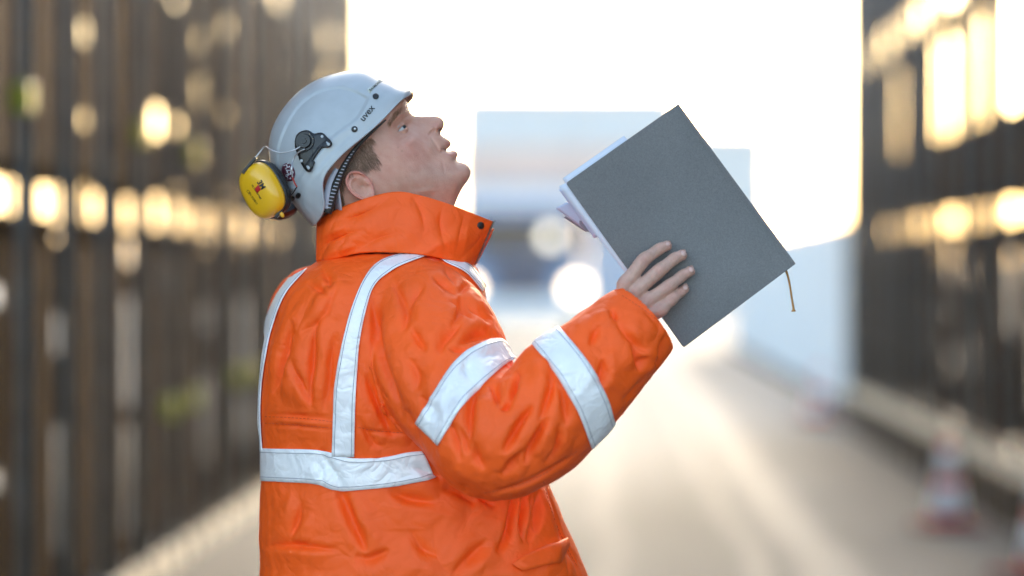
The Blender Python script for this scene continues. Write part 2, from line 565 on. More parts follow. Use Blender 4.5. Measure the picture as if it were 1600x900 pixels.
cone(1.97, 17.0, 0.52, 'red and white traffic cone standing whole on the concrete near the wall', 0.2)
cone(2.13, 14.35, 0.58, 'traffic cone cut off by the right edge of the photo', 0.7)
cone(2.15, 29.6, 0.52, 'small distant red and white cone at the mouth of the passage', 0.4)

# ------------------------------------------------------------------ hazy air
def haze():
    bm = bmesh.new()
    add_box(bm, (0, 2150, 7.0), (5100, 4960, 16.0))
    m = bpy.data.materials.new('haze')
    m.use_nodes = True
    nt = m.node_tree
    nt.nodes.remove(nt.nodes['Principled BSDF'])
    v = nt.nodes.new('ShaderNodeVolumePrincipled')
    v.inputs['Color'].default_value = (0.95, 0.96, 1.0, 1)
    v.inputs['Density'].default_value = 0.0006
    v.inputs['Anisotropy'].default_value = 0.3
    nt.links.new(v.outputs[0], [n for n in nt.nodes if n.bl_idname == 'ShaderNodeOutputMaterial'][0].inputs['Volume'])
    o = bm_obj('haze', bm, m)
    o['kind'] = 'stuff'


haze()

# ================================================================== the man
HY = 5.0            # distance of his mid-plane
person = empty('person', (P(650, 0, HY).x, HY, 0))
tag(person, 'man in orange high-visibility jacket looking up, holding a grey book', 'person')

M['fabric'] = mat('orange_fabric', (0.99, 0.112, 0.007), 0.55, var=0.08, scale=7, bump=0.12, bscale=900, spec=0.35)
def crinkle(m, scale, dist, strength):
    """fine sharp creases in cloth: folded noise as relief"""
    nt = m.node_tree
    L = nt.links.new
    tc = [n for n in nt.nodes if n.bl_idname == 'ShaderNodeTexCoord'][0]
    prev = None
    for sc_, dd, st in ((scale, dist, strength), (scale * 2.7, dist * .4, strength)):
        nz = nt.nodes.new('ShaderNodeTexNoise'); nz.inputs['Scale'].default_value = sc_; nz.inputs['Detail'].default_value = 2.5; nz.inputs['Roughness'].default_value = .45
        nz.inputs['Distortion'].default_value = 0.6
        L(tc.outputs['Object'], nz.inputs['Vector'])
        a = nt.nodes.new('ShaderNodeMath'); a.operation = 'SUBTRACT'; a.inputs[1].default_value = .5; L(nz.outputs['Fac'], a.inputs[0])
        b_ = nt.nodes.new('ShaderNodeMath'); b_.operation = 'ABSOLUTE'; L(a.outputs[0], b_.inputs[0])
        bp = nt.nodes.new('ShaderNodeBump'); bp.inputs['Strength'].default_value = st; bp.inputs['Distance'].default_value = dd
        L(b_.outputs[0], bp.inputs['Height'])
        if prev: L(prev, bp.inputs['Normal'])
        prev = bp.outputs['Normal']
    pb = nt.nodes['Principled BSDF']
    old = [n for n in nt.nodes if n.bl_idname == 'ShaderNodeBump' and n.outputs['Normal'].links and n.outputs['Normal'].links[0].to_node == pb]
    if old: L(prev, old[0].inputs['Normal'])
    else: L(prev, pb.inputs['Normal'])


crinkle(M['fabric'], 9.0, 0.025, 0.55)
M['tape'] = mat('reflective_tape', (0.88, 0.865, 0.86), 0.36, 0.08, var=0.05, scale=40, bump=0.05, bscale=1500)
crinkle(M['tape'], 13.0, 0.022, 0.55)
M['stitch'] = mat('grey_thread', (0.30, 0.30, 0.34), 0.7)
M['orangestitch'] = mat('orange_thread', (0.6, 0.06, 0.006), 0.7)
M['black'] = mat('black_plastic', (0.012, 0.012, 0.013), 0.35, bump=0.04, bscale=600)
M['zip'] = mat('black_zip', (0.015, 0.015, 0.015), 0.45)
M['trouser'] = mat('dark_trousers', (0.03, 0.035, 0.05), 0.8, var=0.2, scale=20, bump=0.2, bscale=700)
M['boot'] = mat('brown_boot', (0.06, 0.04, 0.025), 0.6, var=0.3, scale=25)
M['steelwire'] = mat('steel_wire', (0.55, 0.56, 0.58), 0.28, 0.9)


def ray(px, py, bvh):
    d = (P(px, py, 1.0) - CAM).normalized()
    h = bvh.ray_cast(CAM, d)
    return h[0], h[1]


def eval_mesh(o):
    dg = bpy.context.evaluated_depsgraph_get()
    me = bpy.data.meshes.new_from_object(o.evaluated_get(dg))
    return me


def mesh_arrays(me):
    V = np.empty(len(me.vertices) * 3); me.vertices.foreach_get('co', V); V = V.reshape(-1, 3)
    F = [tuple(p.vertices) for p in me.polygons]
    return V, F


def remesh_union(geos, voxel):
    """fuse overlapping closed shells into one skin"""
    bm = bmesh.new()
    for V, F in geos:
        vs_ = [bm.verts.new(tuple(v)) for v in V]
        for f in F:
            try: bm.faces.new([vs_[i] for i in f])
            except ValueError: pass
    bmesh.ops.recalc_face_normals(bm, faces=bm.faces)
    me = bpy.data.meshes.new('tmp'); bm.to_mesh(me); bm.free()
    o = bpy.data.objects.new('tmp', me); COL.objects.link(o)
    md = o.modifiers.new('r', 'REMESH'); md.mode = 'VOXEL'; md.voxel_size = voxel; md.adaptivity = 0
    bpy.context.view_layer.update()
    out = eval_mesh(o)
    V, F = mesh_arrays(out)
    bpy.data.objects.remove(o); bpy.data.meshes.remove(me); bpy.data.meshes.remove(out)
    return V, F


def edges_of(F, diag=False):
    Q = np.array([f if len(f) == 4 else (f[0], f[1], f[2], f[0]) for f in F if len(f) <= 4])
    pr = np.vstack([Q[:, [0, 1]], Q[:, [1, 2]], Q[:, [2, 3]], Q[:, [3, 0]]])
    pr.sort(axis=1)
    E = np.unique(pr[pr[:, 0] != pr[:, 1]], axis=0)
    q4 = Q[Q[:, 3] != Q[:, 0]]
    D = np.vstack([q4[:, [0, 2]], q4[:, [1, 3]]])
    return E, D


def lap(V, E, it, lam=0.5, mask=None):
    n = len(V)
    deg = np.bincount(E.ravel(), minlength=n).astype(float)[:, None]
    for _ in range(it):
        A = np.zeros_like(V)
        for c in range(V.shape[1]):
            A[:, c] = np.bincount(E[:, 0], V[E[:, 1], c], n) + np.bincount(E[:, 1], V[E[:, 0], c], n)
        d = (A / np.maximum(deg, 1) - V) * lam
        V = V + (d if mask is None else d * mask[:, None])
    return V


def normals(V, F):
    Q = np.array([f if len(f) == 4 else (f[0], f[1], f[2], f[2]) for f in F])
    n = np.cross(V[Q[:, 2]] - V[Q[:, 0]], V[Q[:, 3]] - V[Q[:, 1]])
    N = np.zeros_like(V)
    for k in range(4): np.add.at(N, Q[:, k], n)
    return N / np.maximum(np.linalg.norm(N, axis=1), 1e-12)[:, None]


def ring_loft(rows, seg=64):
    """rows: (py, xl, xr, Yc, half depth, power)  -> closed horizontal-ring loft"""
    R = catmull(rows, 60)
    V, F = [], []
    for py, xl, xr, Yc, hd, pw in R:
        c = P((xl + xr) / 2, py, Yc)
        hx = (xr - xl) / 2 / FPX * Yc
        for k in range(seg):
            a = 2 * math.pi * k / seg
            ca, sa = math.cos(a), math.sin(a)
            V.append((c.x + hx * abs(ca) ** (2 / pw) * (1 if ca > 0 else -1), c.y + hd * abs(sa) ** (2 / pw) * (1 if sa > 0 else -1), c.z))
    n = len(R)
    for i in range(n - 1):
        for k in range(seg):
            a, b = i * seg + k, i * seg + (k + 1) % seg
            F.append((a, b, b + seg, a + seg))
    F.append(tuple(range(seg))); F.append(tuple((n - 1) * seg + k for k in range(seg))[::-1])
    return V, F


def px_tube(rows, n=40, seg=32):
    """rows: (px, py, Y, radius in px)"""
    R = catmull(rows, n)
    path = [P(a, b, c) for a, b, c, d in R]
    rad = [d / FPX * c for a, b, c, d in R]
    return tube_geo(path, rad, seg)


# ---- jacket: torso, the raised right arm, the left arm on the far side
torso = ring_loft([(392, 520, 715, 5.0, .085, 2.0), (402, 503, 732, 5.0, .115, 2.0), (418, 480, 745, 5.0, .15, 2.1), (440, 450, 755, 5.0, .175, 2.2), (470, 431, 762, 5.0, .19, 2.3),
                   (520, 418, 770, 5.0, .20, 2.3), (580, 410, 785, 5.0, .205, 2.3), (640, 407, 800, 5.0, .205, 2.3), (700, 411, 828, 5.0, .20, 2.3),
                   (750, 410, 856, 5.0, .20, 2.3), (820, 406, 884, 5.0, .205, 2.3), (900, 408, 918, 5.0, .215, 2.3), (1000, 404, 938, 5.0, .225, 2.3), (1085, 404, 945, 5.0, .23, 2.3)])
rsleeve = px_tube([(600, 462, 4.93, 62), (640, 482, 4.90, 88), (675, 530, 4.86, 104), (701, 592, 4.80, 106), (733, 648, 4.74, 93), (772, 690, 4.70, 94),
                   (832, 668, 4.70, 90), (890, 606, 4.71, 90), (945, 556, 4.73, 79), (985, 520, 4.745, 70), (1012, 496, 4.755, 63)], 60, 40)
lsleeve = px_tube([(505, 462, 5.08, 60), (500, 500, 5.13, 84), (510, 580, 5.20, 84), (560, 660, 5.25, 80), (640, 690, 5.28, 74), (720, 700, 5.29, 66), (770, 706, 5.29, 58)], 40, 32)
VOX = 0.0028
V, F = remesh_union([torso, rsleeve, lsleeve], VOX)
E, D = edges_of(F)
V = lap(V, E, 3)
JN = normals(V, F)
base0 = V.copy()


def seg_dist(px, py, poly):
    """distance and signed side of image points to a polyline, and position along it 0..1"""
    poly = np.array(poly, float)
    best = np.full(px.shape, 1e9); side = np.zeros(px.shape); along = np.zeros(px.shape)
    L = np.linalg.norm(np.diff(poly, axis=0), axis=1); cum = np.concatenate([[0], np.cumsum(L)])
    for i in range(len(poly) - 1):
        a, b = poly[i], poly[i + 1]
        d = b - a
        t = np.clip(((px - a[0]) * d[0] + (py - a[1]) * d[1]) / max(d @ d, 1e-9), 0, 1)
        qx, qy = a[0] + t * d[0], a[1] + t * d[1]
        ds = np.hypot(px - qx, py - qy)
        s = np.sign(d[0] * (py - a[1]) - d[1] * (px - a[0]))
        m = ds < best
        best[m] = ds[m]; side[m] = s[m]; along[m] = (cum[i] + t[m] * L[i]) / cum[-1]
    return best, side, along


# folds seen in the photo: polyline, width in px, height in mm (negative: a crease)
FOLDS = [
    # back, between the two braces
    ([(503, 414), (512, 440), (517, 456)], 5, -3), ([(536, 425), (520, 455), (503, 483), (480, 502), (460, 519)], 9, 5), ([(530, 440), (505, 495), (470, 520)], 5, -3),
    ([(545, 440), (520, 470), (507, 490), (504, 530), (508, 560), (521, 606)], 8, 5.5), ([(497, 500), (488, 535), (484, 590), (484, 640)], 6, -5), ([(447, 552), (460, 596), (474, 620), (486, 640)], 7, 6),
    ([(456, 560), (470, 600), (488, 632)], 5, -4), ([(458, 500), (447, 545), (436, 590), (425, 620)], 6, -5), ([(470, 470), (450, 510), (440, 550)], 9, 4), ([(440, 520), (428, 570), (420, 620)], 8, 4),
    ([(525, 520), (516, 560), (512, 600), (505, 645)], 6, -4), ([(500, 560), (497, 610), (498, 648)], 7, 4), ([(478, 440), (500, 455), (520, 470)], 5, -2.5),
    ([(414, 648), (470, 651), (520, 656)], 2.6, -2.2), ([(414, 656), (470, 659), (520, 664)], 3.5, 1.4), ([(414, 664), (470, 667), (520, 672)], 2.2, -1.2),
    ([(558, 672), (600, 676), (640, 676)], 2.4, -1.6),
    # right of the brace: long creases from the shoulder blade to the belt
    ([(581, 465), (585, 500), (590, 540), (603, 585), (618, 630), (632, 665)], 7, -8), ([(600, 500), (612, 560), (630, 610), (645, 640)], 12, 5), ([(571, 583), (582, 615), (598, 652), (615, 685)], 6, -6),
    ([(588, 610), (605, 640), (625, 672)], 7, 4.5), ([(562, 600), (570, 640), (575, 690)], 7, 4), ([(560, 650), (580, 690), (600, 700)], 5, -3), ([(630, 640), (640, 665), (648, 690)], 5, -5),
    # shoulder: star of creases, flat facets between
    ([(717, 461), (697, 445), (673, 436)], 6, -4.5), ([(717, 461), (727, 450), (740, 440)], 6, -4), ([(717, 461), (726, 485), (737, 506)], 6, -5), ([(700, 470), (717, 480), (712, 500), (703, 512)], 6, -4),
    ([(692, 408), (700, 428), (712, 448)], 7, -4), ([(690, 425), (670, 432), (650, 425)], 8, 3.5), ([(735, 455), (755, 475), (775, 495)], 8, 4), ([(728, 470), (745, 490), (770, 505)], 6, -4),
    ([(611, 436), (624, 462), (633, 489), (631, 522)], 6, -4), ([(636, 486), (648, 466), (664, 450)], 6, -3.5), ([(622, 480), (612, 510), (610, 545)], 10, 3.5), ([(650, 480), (660, 510), (672, 530)], 9, 3),
    ([(684, 552), (698, 530), (722, 509)], 6, -5.5), ([(701, 545), (715, 548), (732, 545)], 5, -4), ([(714, 541), (740, 527), (770, 525), (792, 532)], 7, -6), ([(705, 522), (735, 512), (765, 512)], 8, 5),
    ([(655, 618), (670, 638), (690, 659)], 4.5, -5), ([(642, 512), (652, 532), (666, 550)], 6, -3.5), ([(690, 560), (675, 590), (660, 612)], 8, 4), ([(640, 560), (650, 590), (648, 612)], 8, -3),
    ([(731, 560), (726, 577), (737, 597)], 4, -4), ([(745, 555), (760, 560), (780, 552)], 5, -3),
    # inner elbow
    ([(808, 580), (806, 600), (801, 618), (796, 632)], 3.6, -6), ([(798, 628), (790, 637), (782, 644)], 4, -5), ([(822, 585), (818, 610), (808, 630)], 6, 5), ([(792, 590), (790, 610), (786, 625)], 8, 4),
    ([(753, 600), (738, 622), (731, 650), (733, 696)], 6, -6.5), ([(767, 601), (775, 622), (781, 642)], 6, -4.5), ([(757, 620), (752, 660), (760, 700), (766, 720)], 10, 6), ([(745, 612), (722, 634), (706, 660)], 7, 4),
    ([(834, 632), (815, 655), (800, 680), (785, 706)], 6, -8), ([(846, 628), (825, 660), (808, 690)], 8, 6), ([(856, 650), (838, 680), (826, 704), (820, 726)], 6, -7), ([(868, 640), (852, 680), (836, 716)], 8, 6),
    ([(820, 700), (800, 722), (782, 746)], 6, -5), ([(703, 662), (712, 690), (721, 722)], 6, -5), ([(718, 668), (724, 690), (732, 710)], 5, -4), ([(711, 668), (718, 700), (728, 725)], 5, 4), ([(740, 690), (742, 715), (756, 735)], 7, -4),
    ([(852, 556), (860, 590), (852, 630), (838, 664)], 6, -5.5), ([(840, 560), (846, 590), (838, 625)], 7, 4.5), ([(868, 590), (880, 625), (884, 665)], 6, -5), ([(890, 650), (880, 690), (862, 715)], 7, 4), ([(872, 660), (868, 700), (850, 725)], 5, -4),
    ([(756, 774), (786, 768), (818, 759), (850, 744), (880, 724), (905, 706)], 3, -2.5), ([(690, 700), (720, 735), (755, 762)], 8, 3),
    # forearm and cuff
    ([(955, 483), (958, 493), (964, 501)], 4, -8), ([(948, 478), (940, 496), (930, 520)], 7, 4.5), ([(938, 508), (928, 520), (922, 540)], 5, -5), ([(962, 501), (975, 520), (990, 536), (1010, 552)], 6, -5), ([(972, 500), (990, 522), (1014, 540)], 8, 6),
    ([(987, 536), (993, 556), (996, 574)], 6, -6), ([(1012, 556), (1000, 566), (997, 582)], 6, -5), ([(1003, 548), (1004, 560)], 6, 4), ([(942, 558), (940, 582), (935, 606)], 6, -5), ([(955, 545), (957, 580), (950, 610)], 8, 4.5),
    ([(1004, 592), (990, 612), (972, 628)], 6, -4), ([(1042, 520), (1032, 548), (1028, 584)], 5, -5), ([(1028, 530), (1020, 560), (1010, 590)], 6, 4.5), ([(1022, 560), (1030, 580)], 4, -4),
    ([(958, 664), (990, 634), (1026, 590), (1045, 560)], 2.6, -2.5), ([(975, 480), (1000, 495), (1025, 512)], 10, 2.5), ([(1000, 480), (1020, 500), (1035, 520)], 5, -2),
    # below the belt
    ([(522, 757), (535, 785), (546, 810), (560, 840), (573, 864)], 7, -8), ([(545, 775), (562, 810), (590, 848)], 11, 5), ([(607, 858), (590, 866), (572, 872), (555, 866)], 6, -4.5),
    ([(408, 856), (450, 853), (490, 856), (530, 860)], 4, -4), ([(410, 866), (460, 864), (520, 869)], 7, 3), ([(456, 768), (450, 800), (445, 842)], 7, 4), ([(490, 802), (474, 826), (458, 848)], 6, 3.5), ([(470, 780), (464, 810), (452, 846)], 5, -3),
    ([(605, 766), (630, 779), (655, 784), (682, 785)], 6, -4.5), ([(640, 795), (680, 800), (720, 815)], 10, 3.5), ([(747, 777), (760, 784), (773, 795)], 5, -4), ([(690, 765), (720, 772), (745, 790)], 8, -4),
    ([(800, 770), (796, 800), (791, 834), (775, 866)], 6, -7), ([(816, 770), (812, 800), (810, 825), (818, 850)], 4.5, -6), ([(827, 772), (828, 810), (824, 850)], 4, -5.5), ([(838, 765), (836, 800), (834, 834)], 4, -5), ([(808, 775), (803, 815), (800, 850)], 5, 5), ([(846, 760), (852, 800), (862, 840)], 7, 4.5),
    ([(762, 842), (735, 868), (704, 898)], 7, -4.5), ([(775, 850), (755, 880), (735, 900)], 7, 4), ([(640, 830), (660, 860), (690, 870)], 9, -3), ([(620, 880), (660, 890), (700, 880)], 9, 3), ([(853, 752), (866, 800), (885, 845), (910, 890)], 3.4, -4),
    ([(864, 800), (884, 860), (890, 900)], 5, -4), ([(880, 840), (900, 875), (905, 900)], 4, -5), ([(500, 700), (512, 725), (530, 752), (538, 772)], 4.5, -5), ([(508, 702), (525, 730), (538, 758)], 4, 4), ([(495, 715), (502, 735), (506, 755)], 4, -3), ([(588, 715), (590, 728)], 3, -2), ([(640, 730), (660, 735), (690, 748)], 4, -3.5),
]


def fold_field(V, N, folds, facing=0.15, taper=0.45, wide=1.0, pos=1.0):
    px = VX + V[:, 0] / V[:, 1] * FPX
    py = VY - (V[:, 2] - CAMZ) / V[:, 1] * FPX
    view = V - np.array(CAM); view /= np.linalg.norm(view, axis=1)[:, None]
    vis = np.clip((-(N * view).sum(1) - facing) / 0.35, 0, 1)
    d = np.zeros(len(V))
    for poly, w, amp in folds:
        w = w * wide
        poly = catmull(poly, 12) if len(poly) > 2 else np.array(poly, float)
        lo, hi = poly.min(0) - 5 * w, poly.max(0) + 5 * w
        k = np.nonzero((vis > 0) & (px > lo[0]) & (px < hi[0]) & (py > lo[1]) & (py < hi[1]))[0]
        if not len(k): continue
        ds, sd, al = seg_dist(px[k], py[k], poly)
        end = np.clip(np.minimum(al, 1 - al) / taper, 0, 1) ** 0.8
        s = ds * sd
        sp = np.maximum(s, 0)
        if amp > 0: prof = pos * np.exp(-(np.sqrt(s * s + 3.0) - 1.7) / (1.15 * w)) - pos * 0.25 * np.exp(-((s - 2.4 * w) / (1.3 * w)) ** 2)
        else:           # a sharp valley with a broad raised facet on one side
            prof = 1.5 * np.exp(-(np.sqrt(s * s + 0.5) - .7) / (0.62 * w)) - 0.8 * (1 / (1 + np.exp(-np.clip(s / 1.2, -30, 30)))) * np.exp(-sp / (2.6 * w)) - 0.15 * np.exp(-((s + 2.2 * w) / (1.3 * w)) ** 2)
        d[k] += amp * 0.001 * end * prof
    return d * vis


def noise3(V, freq, seed, octaves=3):
    """smooth pseudo-noise from summed random plane waves"""
    r = np.random.default_rng(seed)
    out = np.zeros(len(V))
    for o in range(octaves):
        for k in range(14):
            dr = r.normal(size=3); dr /= np.linalg.norm(dr)
            out += np.sin(V @ dr * freq * (2 ** o) * r.uniform(.7, 1.3) * 2 * math.pi + r.uniform(0, 6.28)) * (0.55 ** o)
    return out / math.sqrt(14)


def ridged(V, f, seed, st=(1, 1, 1)):
    return np.abs(noise3(V * np.array(st), f, seed, 1))


seed = 3.1 * fold_field(V, JN, FOLDS, wide=1.45, pos=0.55)
cuffd = np.linalg.norm(V - np.array(P(1012, 496, 4.755)), axis=1)
seed *= 0.45 + 0.55 * np.clip((cuffd - 0.05) / 0.12, 0, 1)
seed = 0.0105 * np.tanh(seed / 0.0105)
# small irregular buckling everywhere, also on the sides the photo does not show
seed += 0.0030 * (ridged(V, 3.6, 41, (1, 1, .5)) - .7) + 0.0012 * (ridged(V, 8.0, 43, (1, 1, .6)) - .7) + 0.0008 * (ridged(V, 18.0, 44) - .7)
V = V + JN * seed[:, None]
V = lap(V, E, 1, 0.25)

# open the ends (neck, hem, cuffs) so that the sleeve is a real sleeve
cuff_c = P(1012, 496, 4.755); cuff_d = (P(1012, 496, 4.755) - P(985, 520, 4.745)).normalized()
lcuff_c = P(770, 706, 5.29); lcuff_d = (P(770, 706, 5.29) - P(720, 700, 5.29)).normalized()
FA = np.array([f if len(f) == 4 else (f[0], f[1], f[2], f[2]) for f in F])
FC = V[FA].mean(1)
zhem = P(0, 1082, 5.0).z; zneck = P(0, 397, 5.0).z
kill = (FC[:, 2] < zhem) | (FC[:, 2] > zneck)
for cc, dd in ((cuff_c, cuff_d), (lcuff_c, lcuff_d)):
    r_ = FC - np.array(cc)
    ax = r_ @ np.array(dd)
    kill |= (ax > -0.007) & (np.linalg.norm(r_ - ax[:, None] * np.array(dd), axis=1) < 0.085)
F2 = [F[i] for i in range(len(F)) if not kill[i]]
used = sorted({i for f in F2 for i in f}); mp = {a: k for k, a in enumerate(used)}
V2 = V[used]; F2 = [tuple(mp[i] for i in f) for f in F2]
jacket = mesh_obj('jacket', V2, F2, M['fabric'], person)
jacket['label'] = 'orange high-visibility jacket with silver reflective tape'
jb = BVHTree.FromPolygons([Vector(v) for v in V2], F2)
md = jacket.modifiers.new('t', 'SOLIDIFY'); md.thickness = 0.003; md.offset = -1
JV = V2
print('jacket verts', len(V2))


# ---- reflective tape laid on the cloth
def lay(edgeA, edgeB, nl, nw, bvh, off=0.0034, walkA=0.0, walkB=0.0, walkEnd=0.0):
    """grid of surface points between two image polylines"""
    A = catmull(edgeA, nl); B = catmull(edgeB, nl)
    G = []
    for i in range(nl):
        row = []
        for j in range(nw):
            t = j / (nw - 1)
            q = A[i] * (1 - t) + B[i] * t
            h, n = ray(q[0], q[1], bvh)
            row.append((h, n))
        if not any(h is not None for h, n in row): continue
        # fill misses by the nearest hit, then walking over the edge of the form
        pts = []
        for j in range(nw):
            if row[j][0] is not None: pts.append(row[j][0] + row[j][1] * off)
            else: pts.append(None)
        first = next(j for j in range(nw) if pts[j] is not None)
        last = next(j for j in range(nw - 1, -1, -1) if pts[j] is not None)
        for j in range(first - 1, -1, -1):
            q = pts[j + 1] + Vector((0, 0.006, 0))
            h, n, _, _ = bvh.find_nearest(q); pts[j] = h + n * off
        for j in range(last + 1, nw):
            q = pts[j - 1] + Vector((0, 0.006, 0))
            h, n, _, _ = bvh.find_nearest(q); pts[j] = h + n * off
        for j in range(nw):
            if pts[j] is None: pts[j] = pts[first]
        G.append(pts)
    return G


def grid_obj(name, G, mt, parent, thick=0.0012, smooth_it=2):
    n, m = len(G), len(G[0])
    A = np.array([[tuple(p) for p in r] for r in G])
    for _ in range(smooth_it):
        B = A.copy()
        B[1:-1, :] = 0.5 * A[1:-1, :] + 0.25 * (A[2:, :] + A[:-2, :])
        A = B.copy()
    for i in range(n):
        for j in range(m):
            p = Vector(A[i, j])
            h, nn, _, _ = jb.find_nearest(p)
            dd = (p - h).dot(nn)
            if dd < 0.0026: A[i, j] = h + nn * 0.0026
    Vv = A.reshape(-1, 3)
    Ff = [(i * m + j, (i + 1) * m + j, (i + 1) * m + j + 1, i * m + j + 1) for i in range(n - 1) for j in range(m - 1)]
    o = mesh_obj(name, Vv, Ff, mt)
    # face the camera
    N = normals(Vv, Ff)
    if (N * (Vv - np.array(CAM))).sum() > 0:
        o.data.flip_normals()
    o.parent = parent
    o.matrix_parent_inverse = parent.matrix_parent_inverse if False else Matrix.Identity(4)
    if thick:
        md = o.modifiers.new('t', 'SOLIDIFY'); md.thickness = thick; md.offset = -1
    return o, A


def sub(o, parent):
    """make o (world coordinates) a sub-part of a part that was itself built in world coordinates"""
    o.parent = parent
    top = parent.parent
    o.matrix_parent_inverse = Matrix.Identity(4)
    return o


def stitches(A, cols, parent, mt, w=0.0005):
    """rows of thread along a tape"""
    for c in cols:
        path = [Vector(p) for p in (A[:, c] if c >= 0 else A[:, c])]
        N = []
        V, F = [], []
        for i, p in enumerate(path):
            t = (path[min(i + 1, len(path) - 1)] - path[max(0, i - 1)])
            if t.length < 1e-9: t = Vector((0, 0, 1))
            s = t.normalized().cross((p - CAM).normalized()).normalized()
            q = p - (p - CAM).normalized() * 0.0008
            V += [q - s * w, q + s * w]
        for i in range(len(path) - 1):
            F.append((2 * i, 2 * i + 1, 2 * i + 3, 2 * i + 2))
        sub(mesh_obj('stitching', V, F, mt), parent)


# right brace over the shoulder
brace_out = [(519, 714), (522, 630), (526, 590), (540, 515), (562, 450), (590, 412), (631, 397), (671, 391), (700, 400), (734, 416), (757, 446)]
brace_in = [(554, 714), (556, 640), (558, 590), (564, 524), (582, 453), (613, 424), (648, 408), (676, 401), (697, 412), (728, 428), (752, 456)]
G = lay(brace_out, brace_in, 110, 9, jb)
t1, A1 = grid_obj('reflective_tape', G, M['tape'], jacket)
stitches(A1, (1, 7), t1, M['stitch'])
G = lay([(452, 436), (430, 468), (414, 510), (405, 560), (400, 610), (400, 660), (402, 705)], [(481, 421), (447, 461), (427, 513), (418, 553), (411, 600), (409, 651), (412, 705)], 70, 7, jb)
t2, A2 = grid_obj('reflective_tape', G, M['tape'], jacket)
stitches(A2, (5,), t2, M['stitch'])
# belt: the visible back, then round the body
G = lay([(400, 700), (440, 701), (500, 703), (545, 715), (600, 714), (640, 706), (680, 704), (720, 700)], [(400, 751), (440, 753), (495, 756), (530, 767), (600, 762), (660, 752), (700, 742), (740, 735)], 90, 9, jb)
G = [r for r in G if all(p.y > 4.72 for p in r)]
t3, A3 = grid_obj('reflective_tape', G, M['tape'], jacket)
stitches(A3, (1, 7), t3, M['stitch'])
# the belt where it goes on round the far side
tor_b = jb
pts = []
c0 = Vector((P(650, 730, 5.0).x, 5.0, 0))
G = []
for k in range(60):
    a = math.radians(178 - k * 178 / 59)
    row = []
    for j in range(5):
        z = P(0, 702 + 50 * j / 4, 4.95).z
        h = jb.ray_cast(Vector((c0.x, c0.y, z)), Vector((math.cos(a), math.sin(a), 0)))
        row.append(h[0] + Vector((math.cos(a), math.sin(a), 0)) * 0.0025 if h[0] else Vector((c0.x, c0.y, z)))
    G.append(row)
t4, A4 = grid_obj('reflective_tape', G, M['tape'], jacket, thick=0)


# sleeve bands: all the way round the arm
def arm_band(edgeA, edgeB, axis_c, axis_d, half, nl=64):
    G = lay(edgeA, edgeB, nl, 9, jb)
    G = [r for r in G if max(p.y for p in r) - min(p.y for p in r) < 0.06 and max((r[j] - r[j + 1]).length for j in range(8)) < 0.05]
    o, A = grid_obj('reflective_tape', G, M['tape'], jacket)
    stitches(A, (1, 7), o, M['stitch'])
    # far side
    u = axis_d.cross(Vector((0, 1, 0))).normalized()
    v = axis_d.cross(u).normalized()
    if v.y < 0: v = -v
    G2 = []
    for k in range(40):
        a = math.radians(14 + k * 152 / 39)
        dr = u * math.cos(a) + v * math.sin(a)
        row = []
        for j in range(5):
            s = axis_c + axis_d * (half * (j / 2 - 1))
            h = jb.ray_cast(s, dr)
            if h[0] is None or (h[0] - s).length > 0.14: row = None; break
            row.append(h[0] + dr * 0.0023)
        if row: G2.append(row)
    if len(G2) > 3:
        grid_obj('reflective_tape', G2, M['tape'], jacket, thick=0)


arm_band([(634, 690), (644, 672), (668, 632), (698, 582), (728, 550), (770, 531), (798, 536), (806, 552)], [(676, 722), (680, 708), (702, 668), (726, 630), (750, 606), (782, 576), (800, 562), (808, 560)],
         P(722, 617, 4.77), (P(738, 640, 4.74) - P(705, 590, 4.80)).normalized(), 0.024)
arm_band([(826, 534), (838, 546), (872, 588), (901, 640), (921, 694), (924, 700)], [(870, 508), (880, 518), (921, 570), (948, 622), (958, 655), (962, 664)],
         P(893, 606, 4.71), (P(945, 556, 4.73) - P(830, 652, 4.70)).normalized(), 0.024)


# ---- collar
CR = 36


